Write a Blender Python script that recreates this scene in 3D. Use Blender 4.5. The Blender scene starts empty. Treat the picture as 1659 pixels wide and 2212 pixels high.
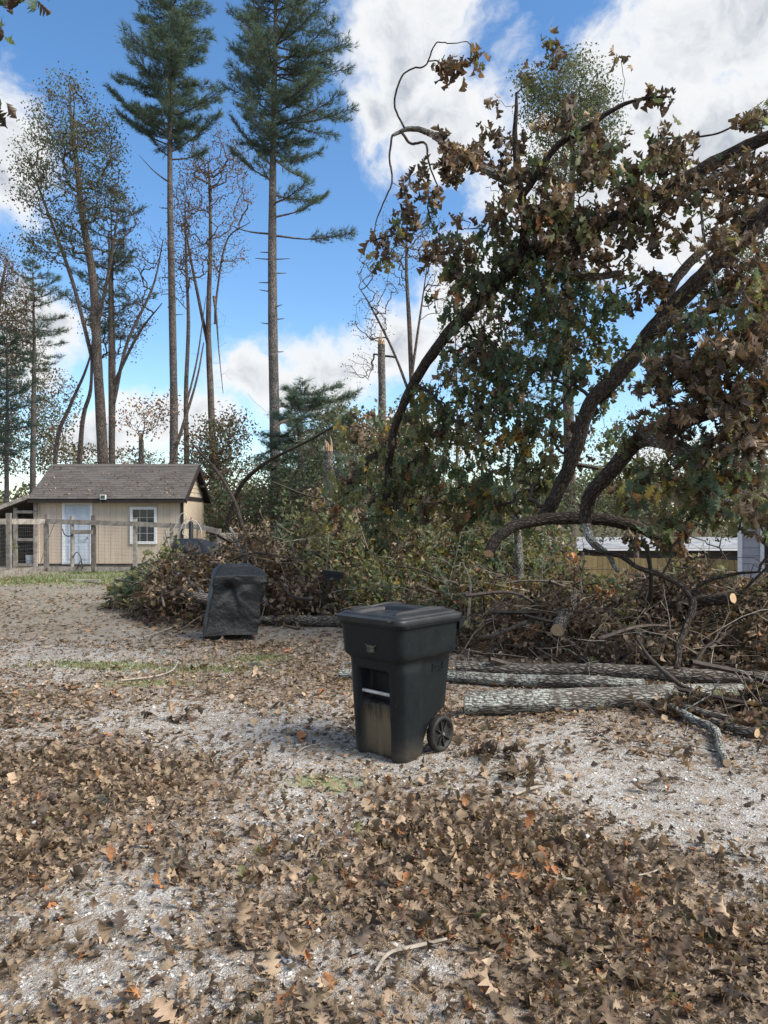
import bpy, math, random
import numpy as np
from mathutils import Vector, Matrix

SC = bpy.context.scene
COL = SC.collection
rng = np.random.default_rng(7)
random.seed(7)

# ------------------------------------------------------------------ camera
CAM_H, FPX, CX, HY = 1.65, 739.6, 384.0, 518.75      # focal length in pixels of a 768x1024 frame
cam_data = bpy.data.cameras.new('camera')
cam_data.sensor_fit = 'VERTICAL'
cam_data.sensor_height = 36.0
cam_data.lens = 36.0 * FPX / 1024.0
cam_data.shift_y = (HY - 512.0) / 1024.0
cam_data.clip_start, cam_data.clip_end = 0.05, 3000
cam = bpy.data.objects.new('camera', cam_data)
cam.location = (0, 0, CAM_H)
cam.rotation_euler = (math.radians(90), 0, 0)
COL.objects.link(cam)
SC.camera = cam

# ------------------------------------------------------------------ sky, sun, exposure
SUN_AZ, SUN_EL = math.radians(112), math.radians(46)   # clockwise from the view direction (+Y) towards +X
SUN_DIR = Vector((math.sin(SUN_AZ) * math.cos(SUN_EL), math.cos(SUN_AZ) * math.cos(SUN_EL), math.sin(SUN_EL)))
SC.view_settings.view_transform = 'Standard'
SC.view_settings.look = 'None'
SC.view_settings.exposure = 1.35
SC.view_settings.gamma = 1.0
SC.view_settings.use_curve_mapping = False


class NT:
    """tiny helper for node trees"""
    def __init__(s, tree):
        s.t = tree
        tree.nodes.clear()
    def n(s, kind, **kw):
        nd = s.t.nodes.new(kind)
        for k, v in kw.items():
            setattr(nd, k, v)
        return nd
    def put(s, sock, val):
        if hasattr(val, 'is_output') or isinstance(val, bpy.types.NodeSocket):
            s.t.links.new(val, sock)
        else:
            try:
                sock.default_value = val
            except Exception:
                sock.default_value = tuple(val) + (1.0,)
    def math(s, op, a, b=0.0, c=None, clamp=False):
        nd = s.n('ShaderNodeMath', operation=op, use_clamp=clamp)
        s.put(nd.inputs[0], a); s.put(nd.inputs[1], b)
        if c is not None:
            s.put(nd.inputs[2], c)
        return nd.outputs[0]
    def vec(s, op, a, b=(0, 0, 0)):
        nd = s.n('ShaderNodeVectorMath', operation=op)
        s.put(nd.inputs[0], a)
        if op == 'SCALE':
            s.put(nd.inputs['Scale'], b)
        else:
            s.put(nd.inputs[1], b)
        return nd.outputs['Value'] if op in ('LENGTH', 'DOT_PRODUCT', 'DISTANCE') else nd.outputs[0]
    def noise(s, vec, scale, detail=4.0, rough=0.55, dist=0.0):
        nd = s.n('ShaderNodeTexNoise')
        s.put(nd.inputs['Vector'], vec)
        nd.inputs['Scale'].default_value = scale
        nd.inputs['Detail'].default_value = detail
        nd.inputs['Roughness'].default_value = rough
        nd.inputs['Distortion'].default_value = dist
        return nd.outputs['Fac']
    def voronoi(s, vec, scale, feature='F1', out='Distance', rnd=1.0):
        nd = s.n('ShaderNodeTexVoronoi', feature=feature)
        s.put(nd.inputs['Vector'], vec)
        nd.inputs['Scale'].default_value = scale
        nd.inputs['Randomness'].default_value = rnd
        return nd.outputs[out]
    def step(s, x, lo, hi, a=0.0, b=1.0):
        nd = s.n('ShaderNodeMapRange', interpolation_type='SMOOTHSTEP')
        s.put(nd.inputs['Value'], x)
        nd.inputs['From Min'].default_value = lo; nd.inputs['From Max'].default_value = hi
        nd.inputs['To Min'].default_value = a; nd.inputs['To Max'].default_value = b
        return nd.outputs[0]
    def mix(s, fac, a, b, blend='MIX'):
        nd = s.n('ShaderNodeMix', data_type='RGBA', blend_type=blend)
        s.put(nd.inputs[0], fac)
        s.put(nd.inputs[6], a); s.put(nd.inputs[7], b)
        return nd.outputs[2]


def c4(c):
    return (c[0], c[1], c[2], 1.0)


world = bpy.data.worlds.new('World')
SC.world = world
world.use_nodes = True
w = NT(world.node_tree)
sky = w.n('ShaderNodeTexSky', sky_type='NISHITA')
sky.sun_disc = False
sky.sun_elevation = SUN_EL
sky.sun_rotation = SUN_AZ
sky.air_density = 1.0
sky.dust_density = 0.4
sky.ozone_density = 2.0
hs = w.n('ShaderNodeHueSaturation')
w.put(hs.inputs['Color'], sky.outputs[0])
hs.inputs['Saturation'].default_value = 1.2
hs.inputs['Value'].default_value = 0.88
tc = w.n('ShaderNodeTexCoord')
dirv = w.vec('NORMALIZE', tc.outputs['Generated'])
# warped direction so that cloud outlines billow
wn = w.n('ShaderNodeTexNoise'); w.put(wn.inputs['Vector'], dirv)
wn.inputs['Scale'].default_value = 5.0; wn.inputs['Detail'].default_value = 5.0; wn.inputs['Roughness'].default_value = 0.6
warp = w.vec('SCALE', w.vec('SUBTRACT', wn.outputs['Color'], (0.5, 0.5, 0.5)), 0.16)
wdir = w.vec('ADD', dirv, warp)
K = 0.46292                                            # my survey of the photograph was at 1659x2212


def sky_dir(dx, dy):
    v = Vector(((dx * K - CX) / FPX, 1.0, (HY - dy * K) / FPX))
    v.normalize()
    return tuple(v)


# cumulus masses of that day: centre and half sizes (survey units)
CLOUDS = [(900, 110, 150, 190), (1000, 260, 190, 120), (830, 250, 80, 90), (1570, 60, 260, 170), (1600, 330, 330, 250), (1250, 420, 230, 170),
          (1000, 330, 170, 90), (1480, 520, 300, 130), (20, 320, 95, 160), (20, 440, 80, 70),
          (880, 740, 130, 110), (720, 800, 170, 100), (560, 840, 130, 85), (380, 900, 150, 70), (230, 930, 120, 60), (1000, 640, 140, 150), (40, 720, 140, 100),
          (1350, 560, 160, 90), (850, 950, 300, 45), (1600, 950, 250, 60)]
field = None
for (cx_, cy_, rx_, ry_) in CLOUDS:
    d = w.vec('SUBTRACT', wdir, sky_dir(cx_, cy_))
    sx = FPX / (rx_ * K); sy = FPX / (ry_ * K)
    d = w.vec('MULTIPLY', d, (sx, sx * 0.6, sy))
    f = w.math('SUBTRACT', 1.0, w.vec('LENGTH', d))
    field = f if field is None else w.math('MAXIMUM', field, f)
# the same broken cloud cover all round, outside the part of the sky surveyed
gen = w.math('MULTIPLY', w.math('SUBTRACT', w.noise(w.vec('MULTIPLY', dirv, (1, 1, 1.7)), 2.3, 2.0), 0.47), 4.0)
dy_ = w.vec('DOT_PRODUCT', dirv, (0, 1, 0))
away = w.step(dy_, 0.60, 0.80, 0.0, -2.5)
gen = w.math('ADD', gen, away)
field = w.math('MAXIMUM', field, gen)
edge = w.noise(wdir, 16.0, 7.0, 0.62)
dens = w.math('ADD', field, w.math('MULTIPLY', w.math('SUBTRACT', edge, 0.5), 1.35))
cover = w.step(dens, -0.08, 0.55)
# light and dark inside the cloud: thicker parts and undersides are greyer
lit_a = w.noise(wdir, 5.5, 6.0, 0.6)
lit_b = w.noise(w.vec('ADD', wdir, (0.035, 0.0, 0.045)), 5.5, 6.0, 0.6)
relief = w.step(w.math('SUBTRACT', lit_a, lit_b), -0.13, 0.09)
thick = w.step(dens, 0.35, 1.05)
shade = w.math('MULTIPLY', thick, w.math('SUBTRACT', 1.0, w.math('MULTIPLY', relief, 0.75)))
ccol = w.mix(shade, c4((3.75, 3.8, 3.85)), c4((1.75, 1.95, 2.3)))
skyc = w.mix(cover, hs.outputs[0], ccol)
bg = w.n('ShaderNodeBackground')
w.put(bg.inputs['Color'], skyc)
bg.inputs['Strength'].default_value = 0.10
wo = w.n('ShaderNodeOutputWorld')
w.put(wo.inputs['Surface'], bg.outputs[0])

sun_data = bpy.data.lights.new('sun', 'SUN')
sun_data.energy = 2.6
sun_data.angle = math.radians(34)                      # thin cloud over the sun: soft shadows
sun_data.color = (1.0, 0.93, 0.83)
sun = bpy.data.objects.new('sun', sun_data)
sun.rotation_euler = (-SUN_DIR).to_track_quat('-Z', 'Y').to_euler()
COL.objects.link(sun)


# ------------------------------------------------------------------ survey and terrain
def P(px, py, Y):
    """a point at depth Y whose direction was surveyed at (px, py) of the 768x1024 frame"""
    return np.array([(px - CX) / FPX * Y, Y, CAM_H + (HY - py) / FPX * Y])


def D(dx, dy, Y):
    return P(dx * K, dy * K, Y)


def sstep(a, b, x):
    t = np.clip((np.asarray(x, float) - a) / (b - a), 0, 1)
    return t * t * (3 - 2 * t)


def gz(x, y):
    x = np.asarray(x, float); y = np.asarray(y, float)
    n = (0.014 * np.sin(1.3 * x + 0.7 * y) + 0.011 * np.sin(2.9 * x - 1.7 * y + 1) + 0.006 * np.sin(5.3 * y + 3.1 * x + 2)
         + 0.004 * np.sin(9.7 * x - 6.9 * y))
    n = n * (1 - sstep(30, 60, np.hypot(x, y)))
    return n - 1.9 * sstep(13, 22, y) * sstep(1.5, 6, x)


def on_ground(dx, dy):
    """ground point seen at a survey pixel (level ground)"""
    Y = FPX * CAM_H / (dy * K - HY)
    X = (dx * K - CX) / FPX * Y
    return np.array([X, Y, float(gz(X, Y))])


# ------------------------------------------------------------------ mesh helpers
class MB:
    """collects numpy pieces, builds ONE mesh"""
    def __init__(s):
        s.v = []; s.uv = []; s.f = []; s.m = []; s.n = 0
    def add(s, verts, faces, m=0, uv=None):
        verts = np.asarray(verts, np.float64).reshape(-1, 3)
        faces = np.asarray(faces, np.int64)
        s.v.append(verts)
        s.uv.append(np.zeros((len(verts), 2)) if uv is None else np.asarray(uv, float).reshape(-1, 2))
        s.f.append(faces + s.n)
        mm = np.full(len(faces), m, np.int32) if np.isscalar(m) else np.asarray(m, np.int32)
        s.m.append(mm)
        s.n += len(verts)
        return s
    def box(s, c, d, m=0, rot=None):
        x, y, z = [q / 2 for q in d]
        v = np.array([[-x, -y, -z], [x, -y, -z], [x, y, -z], [-x, y, -z], [-x, -y, z], [x, -y, z], [x, y, z], [-x, y, z]])
        if rot is not None:
            v = v @ np.asarray(rot.to_3x3() if hasattr(rot, 'to_3x3') else rot).T
        v = v + np.asarray(c)
        return s.add(v, [[0, 3, 2, 1], [4, 5, 6, 7], [0, 1, 5, 4], [1, 2, 6, 5], [2, 3, 7, 6], [3, 0, 4, 7]], m)
    def mesh(s, name, mats, smooth=True):
        me = bpy.data.meshes.new(name)
        v = np.concatenate(s.v).astype(np.float32)
        uvv = np.concatenate(s.uv)
        me.vertices.add(len(v)); me.vertices.foreach_set('co', v.ravel())
        tot = np.concatenate([np.full(len(f), f.shape[1], np.int32) for f in s.f])
        idx = np.concatenate([f.ravel() for f in s.f]).astype(np.int32)
        start = np.concatenate([[0], np.cumsum(tot)[:-1]]).astype(np.int32)
        me.loops.add(len(idx)); me.loops.foreach_set('vertex_index', idx)
        me.polygons.add(len(tot))
        me.polygons.foreach_set('loop_start', start)
        me.polygons.foreach_set('material_index', np.concatenate(s.m))
        me.polygons.foreach_set('use_smooth', np.full(len(tot), bool(smooth)))
        for mt in (mats if isinstance(mats, (list, tuple)) else [mats]):
            me.materials.append(mt)
        ul = me.uv_layers.new(name='UVMap')
        ul.data.foreach_set('uv', uvv[idx].astype(np.float32).ravel())
        me.update(calc_edges=True)
        return me
    def build(s, name, mats, parent=None, smooth=True, loc=None, rotz=0.0, kind=None):
        return link(name, s.mesh(name, mats, smooth), parent, loc, rotz, kind)


def link(name, me, parent=None, loc=None, rotz=0.0, kind=None):
    o = bpy.data.objects.new(name, me)
    COL.objects.link(o)
    if parent is not None:
        o.parent = parent
    if loc is not None:
        o.location = tuple(float(q) for q in loc)
    o.rotation_euler = (0, 0, rotz)
    if kind:
        o['kind'] = kind
    return o


def tag(o, label, cat, group=None, kind=None):
    o['label'] = label
    o['category'] = cat
    if group:
        o['group'] = group
    if kind:
        o['kind'] = kind
    return o


def thing(name, label, cat, loc=(0, 0, 0), rotz=0.0, group=None, kind=None):
    return tag(link(name, None, None, loc, rotz), label, cat, group, kind)


def spline(pts, n):
    """Catmull-Rom through pts, n samples"""
    p = np.asarray(pts, float)
    if len(p) < 3:
        t = np.linspace(0, 1, n)[:, None]
        return p[0] * (1 - t) + p[-1] * t
    q = np.vstack([2 * p[0] - p[1], p, 2 * p[-1] - p[-2]])
    out = []
    u = np.linspace(0, len(p) - 1 - 1e-9, n)
    for t in u:
        i = int(t); f = t - i
        a, b, c, d = q[i], q[i + 1], q[i + 2], q[i + 3]
        out.append(0.5 * (2 * b + (c - a) * f + (2 * a - 5 * b + 4 * c - d) * f * f + (3 * b - a - 3 * c + d) * f ** 3))
    return np.array(out)


def tube(mb, pts, rad, sides=8, m=0, cap=None, jit=0.0, captilt=0.0):
    """tapered tube along pts; cap = material slot of the two ends"""
    pts = np.asarray(pts, float); n = len(pts)
    rad = np.broadcast_to(np.asarray(rad, float), (n,)) if np.ndim(rad) == 0 else np.interp(np.linspace(0, 1, n), np.linspace(0, 1, len(rad)), rad)
    t = np.gradient(pts, axis=0)
    t /= np.linalg.norm(t, axis=1)[:, None] + 1e-12
    ref = np.array([0, 0, 1.0]) if abs(t[0][2]) < 0.9 else np.array([1.0, 0, 0])
    a = np.cross(t[0], ref); a /= np.linalg.norm(a)
    A = [a]
    for i in range(1, n):
        a = A[-1] - t[i] * np.dot(A[-1], t[i])
        a /= np.linalg.norm(a) + 1e-12
        A.append(a)
    A = np.array(A); B = np.cross(t, A)
    th = np.linspace(0, 2 * np.pi, sides + 1)
    r = np.repeat(rad[:, None], sides + 1, 1)
    if jit:
        j = rng.normal(0, jit, (n, sides + 1))
        j = (j + np.roll(j, 1, 0) + np.roll(j, 1, 1)) / 1.7
        j[:, -1] = j[:, 0]
        r = r * (1 + j)
    v = pts[:, None] + r[..., None] * (np.cos(th)[None, :, None] * A[:, None] + np.sin(th)[None, :, None] * B[:, None])
    ln = np.concatenate([[0], np.cumsum(np.linalg.norm(np.diff(pts, axis=0), axis=1))])
    uv = np.stack([np.repeat((th * max(rad.max(), 1e-3))[None], n, 0), np.repeat(ln[:, None], sides + 1, 1)], -1)
    i0 = (np.arange(n - 1)[:, None] * (sides + 1) + np.arange(sides)[None]).ravel()
    f = np.stack([i0, i0 + 1, i0 + sides + 2, i0 + sides + 1], 1)
    mb.add(v.reshape(-1, 3), f, m, uv.reshape(-1, 2))
    if cap is not None:
        for e, sgn in ((0, -1), (n - 1, 1)):
            disc(mb, v[e, :-1], cap, sgn)
    return v


def disc(mb, ring, m, sgn=1):
    c = ring.mean(0)
    k = len(ring)
    vv = np.vstack([ring, c[None]])
    uv = np.vstack([np.stack([np.cos(np.linspace(0, 2 * np.pi, k, endpoint=False)), np.sin(np.linspace(0, 2 * np.pi, k, endpoint=False))], 1), [[0, 0]]])
    i = np.arange(k)
    f = np.stack([i, (i + 1) % k, np.full(k, k)], 1)
    if sgn < 0:
        f = f[:, ::-1]
    mb.add(vv, f, m, uv)


# ------------------------------------------------------------------ materials
def new_mat(name):
    m = bpy.data.materials.new(name)
    m.use_nodes = True
    nt = NT(m.node_tree)
    out = nt.n('ShaderNodeOutputMaterial')
    bsdf = nt.n('ShaderNodeBsdfPrincipled')
    nt.put(out.inputs[0], bsdf.outputs[0])
    nt.out, nt.bsdf = out, bsdf
    return m, nt


def bump(nt, h, strength=0.5, dist=0.01):
    b = nt.n('ShaderNodeBump')
    b.inputs['Strength'].default_value = strength
    b.inputs['Distance'].default_value = dist
    nt.put(b.inputs['Height'], h)
    nt.put(nt.bsdf.inputs['Normal'], b.outputs[0])


def simple(name, a, b=None, scale=6.0, rough=0.8, coord='Object', bscale=None, bstr=0.3, bdist=0.005, spec=0.3, metal=0.0, stretch=(1, 1, 1), objrnd=0.0, lo=0.35, hi=0.65):
    m, nt = new_mat(name)
    t = nt.n('ShaderNodeTexCoord')
    v = nt.vec('MULTIPLY', t.outputs[coord], stretch)
    if b is None:
        b = tuple(q * 0.7 for q in a)
    col = nt.mix(nt.step(nt.noise(v, scale, 6, 0.6), lo, hi), c4(a), c4(b))
    if objrnd:
        oi = nt.n('ShaderNodeObjectInfo')
        k = nt.step(oi.outputs['Random'], 0, 1, 1 - objrnd, 1 + objrnd)
        col = nt.vec('SCALE', col, k)
    nt.put(nt.bsdf.inputs['Base Color'], col)
    nt.bsdf.inputs['Roughness'].default_value = rough
    nt.bsdf.inputs['Specular IOR Level'].default_value = spec
    nt.bsdf.inputs['Metallic'].default_value = metal
    if bscale:
        bump(nt, nt.noise(v, bscale, 5, 0.6), bstr, bdist)
    return m


def leaf_mat(name, a, b, trans=0.25, var=0.35, rough=0.6, spec=0.25):
    """leaf colours differ from leaf to leaf (per island and per object)"""
    m, nt = new_mat(name)
    g = nt.n('ShaderNodeNewGeometry')
    oi = nt.n('ShaderNodeObjectInfo')
    t = nt.n('ShaderNodeTexCoord')
    r = nt.math('FRACT', nt.math('ADD', g.outputs['Random Per Island'], oi.outputs['Random']))
    r2 = nt.math('FRACT', nt.math('MULTIPLY', r, 7.31))
    col = nt.mix(r, c4(a), c4(b))
    spots = nt.step(nt.noise(t.outputs['Object'], 38.0, 3, 0.6), 0.35, 0.7, 1.1, 0.72)
    k = nt.math('MULTIPLY', nt.step(r2, 0, 1, 1 - var, 1 + var), spots)
    col = nt.vec('SCALE', col, k)
    nt.put(nt.bsdf.inputs['Base Color'], col)
    nt.bsdf.inputs['Roughness'].default_value = rough
    nt.bsdf.inputs['Specular IOR Level'].default_value = spec
    if trans:
        tr = nt.n('ShaderNodeBsdfTranslucent')
        nt.put(tr.inputs['Color'], nt.vec('MULTIPLY', col, (1.3, 1.2, 0.7)))
        mx = nt.n('ShaderNodeMixShader')
        mx.inputs[0].default_value = trans
        nt.put(mx.inputs[1], nt.bsdf.outputs[0]); nt.put(mx.inputs[2], tr.outputs[0])
        nt.put(nt.out.inputs[0], mx.outputs[0])
    return m


def bark_mat(name, ridge, groove, lichen=None, lich_amt=0.0, su=42.0, sv=13.0, bstr=0.9, bdist=0.012):
    m, nt = new_mat(name)
    t = nt.n('ShaderNodeTexCoord')
    uv = t.outputs['UV']
    wob = nt.n('ShaderNodeTexNoise'); nt.put(wob.inputs['Vector'], t.outputs['Object']); wob.inputs['Scale'].default_value = 7.0
    uvw = nt.vec('ADD', uv, nt.vec('SCALE', wob.outputs['Color'], 0.025))
    v = nt.vec('MULTIPLY', uvw, (su, sv, 1))
    vo = nt.voronoi(v, 1.0, 'DISTANCE_TO_EDGE')
    ns = nt.noise(nt.vec('MULTIPLY', uvw, (su * 2.2, sv * 2.0, 1)), 1.0, 6, 0.65)
    h = nt.math('ADD', nt.step(vo, 0.0, 0.30), nt.math('MULTIPLY', ns, 0.6))
    col = nt.mix(nt.step(h, 0.25, 1.25), c4(groove), c4(ridge))
    if lichen is not None:
        ln = nt.noise(t.outputs['Object'], 5.0, 6, 0.7)
        lm = nt.step(ln, 0.62 - lich_amt, 0.74 - lich_amt)
        fine = nt.step(nt.noise(t.outputs['Object'], 42.0, 4, 0.7), 0.40, 0.62)
        col = nt.mix(nt.math('MULTIPLY', lm, fine), col, c4(lichen))
    big = nt.step(nt.noise(t.outputs['Object'], 1.7, 3), 0.3, 0.7, 0.75, 1.2)
    col = nt.vec('SCALE', col, big)
    nt.put(nt.bsdf.inputs['Base Color'], col)
    nt.bsdf.inputs['Roughness'].default_value = 0.9
    nt.bsdf.inputs['Specular IOR Level'].default_value = 0.15
    bump(nt, h, bstr, bdist)
    return m


def cut_mat(name, light, dark):
    m, nt = new_mat(name)
    t = nt.n('ShaderNodeTexCoord')
    uv = nt.vec('ADD', t.outputs['UV'], nt.vec('SCALE', nt.n('ShaderNodeTexNoise').outputs['Color'], 0.12))
    r = nt.vec('LENGTH', uv)
    rings = nt.math('SINE', nt.math('MULTIPLY', r, 60.0))
    col = nt.mix(nt.step(rings, -1, 1, 0.0, 0.45), c4(light), c4(dark))
    col = nt.mix(nt.step(r, 0.88, 1.03), col, c4((0.09, 0.06, 0.04)))
    col = nt.mix(nt.step(r, 0.5, 0.0, 0.0, 0.5), col, c4(dark))
    nt.put(nt.bsdf.inputs['Base Color'], col)
    nt.bsdf.inputs['Roughness'].default_value = 0.85
    return m


# leaves: litter, hanging oak leaves, far crowns
L_GREY = leaf_mat('leaf_grey_brown', (0.275, 0.204, 0.136), (0.185, 0.135, 0.090), 0.15, 0.45)
L_TAN = leaf_mat('leaf_tan', (0.39, 0.295, 0.20), (0.285, 0.20, 0.135), 0.12, 0.35)
L_DARK = leaf_mat('leaf_dark_brown', (0.138, 0.105, 0.082), (0.088, 0.068, 0.055), 0.3, 0.4)
L_ORANGE = leaf_mat('leaf_orange_brown', (0.40, 0.18, 0.075), (0.30, 0.14, 0.065), 0.2, 0.3)
L_RUST = leaf_mat('leaf_rust', (0.170, 0.108, 0.075), (0.125, 0.088, 0.066), 0.4, 0.35)
L_GREEN = leaf_mat('leaf_dull_green', (0.135, 0.175, 0.105), (0.082, 0.124, 0.080), 0.45, 0.35)
L_OLIVE = leaf_mat('leaf_olive', (0.22, 0.215, 0.105), (0.145, 0.158, 0.080), 0.45, 0.35)
L_YELLOW = leaf_mat('leaf_yellow', (0.42, 0.28, 0.06), (0.30, 0.21, 0.06), 0.3, 0.3)
LEAFS = [L_GREY, L_TAN, L_DARK, L_ORANGE, L_RUST, L_GREEN, L_OLIVE, L_YELLOW]
GREY, TAN, DARK, ORANGE, RUST, GREEN, OLIVE, YELLOW = range(8)
N_PINE = leaf_mat('pine_needles', (0.125, 0.190, 0.165), (0.075, 0.130, 0.118), 0.35, 0.35)
N_PINE2 = leaf_mat('pine_needles_yellowish', (0.15, 0.19, 0.125), (0.095, 0.135, 0.095), 0.35, 0.35)
N_DRY = leaf_mat('dry_needles', (0.34, 0.21, 0.10), (0.25, 0.15, 0.075), 0.1, 0.3)
B_OAK = bark_mat('oak_bark_dark', (0.105, 0.085, 0.07), (0.028, 0.022, 0.018), (0.19, 0.20, 0.16), 0.02)
B_OAKG = bark_mat('oak_bark_grey', (0.25, 0.225, 0.19), (0.06, 0.05, 0.042), (0.42, 0.45, 0.38), 0.04)
B_LICH = bark_mat('bark_with_lichen', (0.24, 0.225, 0.20), (0.065, 0.057, 0.05), (0.42, 0.45, 0.40), 0.16)
B_PINE = bark_mat('pine_bark', (0.22, 0.20, 0.185), (0.065, 0.055, 0.05), (0.36, 0.38, 0.34), 0.03, 16.0, 8.0, 0.7, 0.02)
B_TREE = bark_mat('grey_brown_bark', (0.20, 0.165, 0.14), (0.06, 0.048, 0.04), None, 0, 18.0, 6.0, 0.6, 0.02)
B_TWIG = simple('twig_bark', (0.17, 0.135, 0.105), (0.08, 0.062, 0.05), 20, 0.85)
B_TWIGP = simple('pale_twig_bark', (0.36, 0.32, 0.26), (0.20, 0.165, 0.13), 16, 0.85)
B_DARKTW = simple('dark_twig_bark', (0.06, 0.048, 0.04), (0.035, 0.03, 0.026), 16, 0.85)
CUT = cut_mat('fresh_cut_wood', (0.56, 0.40, 0.24), (0.40, 0.26, 0.14))
SPLINT = simple('splintered_wood', (0.42, 0.29, 0.17), (0.24, 0.16, 0.10), 14, 0.85, stretch=(6, 6, 1))


# ------------------------------------------------------------------ leaves and scattering
def oak_leaf(hi=True, curl=0.6, fold=0.3, twist=0.4):
    """lobed oak leaf of unit length along +x"""
    if hi:
        st = [(0, .012), (.12, .025), (.20, .14), (.26, .17), (.31, .06), (.42, .26), (.50, .30), (.54, .08), (.63, .28), (.72, .31), (.75, .09), (.84, .20), (.91, .16), (1.0, .02)]
        if rng.random() < .4:                          # deeper, pointed lobes
            st = [(0, .012), (.14, .03), (.24, .19), (.30, .055), (.46, .33), (.50, .075), (.68, .36), (.71, .085), (.86, .24), (.90, .06), (1.0, .012)]
    else:
        st = [(0, .015), (.18, .13), (.27, .06), (.42, .26), (.52, .27), (.58, .09), (.72, .27), (.84, .20), (1.0, .02)]
    st = np.array(st)
    t = st[:, 0]
    wl = st[:, 1] * rng.uniform(.75, 1.2, len(st)); wr = st[:, 1] * rng.uniform(.75, 1.2, len(st))
    tl = t.copy(); tr = t.copy()
    mid = np.stack([np.linspace(0, 1, len(st)), np.zeros(len(st)), np.zeros(len(st))], 1)
    le = np.stack([tl, wl, np.zeros(len(st))], 1); re = np.stack([tr, -wr, np.zeros(len(st))], 1)
    v = np.concatenate([mid, le, re])
    fo = np.tan(fold)
    v[:, 2] += np.abs(v[:, 1]) * fo + rng.normal(0, .02, len(v)) + (v[:, 1] ** 2) * rng.uniform(-1.2, 1.8) * curl
    tw = twist * (v[:, 0] - .5) * rng.choice([-1, 1])
    y, z = v[:, 1].copy(), v[:, 2].copy()
    v[:, 1] = y * np.cos(tw) - z * np.sin(tw); v[:, 2] = y * np.sin(tw) + z * np.cos(tw)
    a = curl * rng.uniform(.6, 1.4) * rng.choice([-1, 1, 1])
    if abs(a) > .05:
        th = v[:, 0] * a; zz = v[:, 2].copy()
        v[:, 0] = np.sin(th) / a - zz * np.sin(th)
        v[:, 2] = (1 - np.cos(th)) / a + zz * np.cos(th)
    k = len(st); i = np.arange(k - 1)
    f = np.concatenate([np.stack([i, i + 1, k + i + 1, k + i], 1), np.stack([i + 1, i, 2 * k + i, 2 * k + i + 1], 1)])
    return v, f


def plain_leaf(wd=0.45, curl=0.4):
    v = np.array([[0, 0, 0], [.45, wd / 2, .06], [1, 0, -.05 * curl], [.45, -wd / 2, .06], [.5, 0, 0.0]])
    f = np.array([[0, 4, 1], [1, 4, 2], [0, 3, 4], [4, 3, 2]])
    v[:, 2] += curl * (v[:, 0] - .4) ** 2 * rng.choice([-1, 1])
    return v, f


def needle_tuft(n=13, spread=0.9, wd=0.044):
    vs, fs = [], []
    for i in range(n):
        a = rng.uniform(0, 2 * np.pi); s = rng.uniform(0.1, spread)
        d = np.array([np.cos(s), np.sin(s) * np.cos(a), np.sin(s) * np.sin(a)])
        p = np.cross(d, rng.normal(size=3)); p /= np.linalg.norm(p)
        l = rng.uniform(.7, 1.05); b = np.array([rng.uniform(-.25, .1), 0, 0])
        vs += [b - p * wd * .5, b + p * wd * .5, b + d * l + np.array([0, 0, -.06])]
        fs.append([3 * i, 3 * i + 1, 3 * i + 2])
    return np.array(vs), np.array(fs)


def tiny_leaf(curl, fold, twist):
    v, f = oak_leaf(False, curl, fold, twist)
    sel = [0, 1, 2, 4, 6, 8]
    k = 9; s = np.array(sel); idx = np.concatenate([s, s + k, s + 2 * k]); n_ = len(sel); i = np.arange(n_ - 1)
    return v[idx], np.concatenate([np.stack([i, i + 1, n_ + i + 1, n_ + i], 1), np.stack([i + 1, i, 2 * n_ + i, 2 * n_ + i + 1], 1)])


TINY = [tiny_leaf(rng.uniform(.2, 1.2), rng.uniform(-.4, .6), rng.uniform(0, .8)) for _ in range(10)]
TINY_CURL = [tiny_leaf(rng.uniform(.7, 1.8), rng.uniform(.5, 1.1), rng.uniform(.4, 1.4)) for _ in range(10)]
LITTER = [oak_leaf(True, rng.uniform(.4, 2.1), rng.uniform(-.5, .9), rng.uniform(0, 1.6)) for _ in range(14)]
LITTER_LO = [oak_leaf(False, rng.uniform(.4, 1.9), rng.uniform(-.5, .6), rng.uniform(0, .9)) for _ in range(10)]
HANG = [oak_leaf(True, rng.uniform(.1, .9), rng.uniform(.1, .7), rng.uniform(0, .8)) for _ in range(12)]
CURLED = [oak_leaf(True, rng.uniform(.9, 2.0), rng.uniform(.6, 1.15), rng.uniform(.5, 1.6)) for _ in range(12)]
CURLED_LO = [oak_leaf(False, rng.uniform(.7, 1.8), rng.uniform(.5, 1.1), rng.uniform(.4, 1.5)) for _ in range(10)]
HANG_LO = [oak_leaf(False, rng.uniform(.1, .9), rng.uniform(.1, .7), rng.uniform(0, .8)) for _ in range(10)]
SMALL = [plain_leaf(rng.uniform(.35, .65), rng.uniform(.1, .9)) for _ in range(6)]
FLAT = [(np.array([[0, 0, 0], [.5, w_ / 2, .05], [1, 0, -.05], [.5, -w_ / 2, .05]]), np.array([[0, 3, 2, 1]])) for w_ in (.4, .5, .6, .7)]
TUFT = [needle_tuft() for _ in range(8)]


def unit(v):
    v = np.asarray(v, float)
    return v / (np.linalg.norm(v, axis=-1, keepdims=True) + 1e-12)


def frames(X, Nn):
    X = unit(X); Y = unit(np.cross(Nn, X)); Z = np.cross(X, Y)
    return np.stack([X, Y, Z], -1)                     # columns


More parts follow.
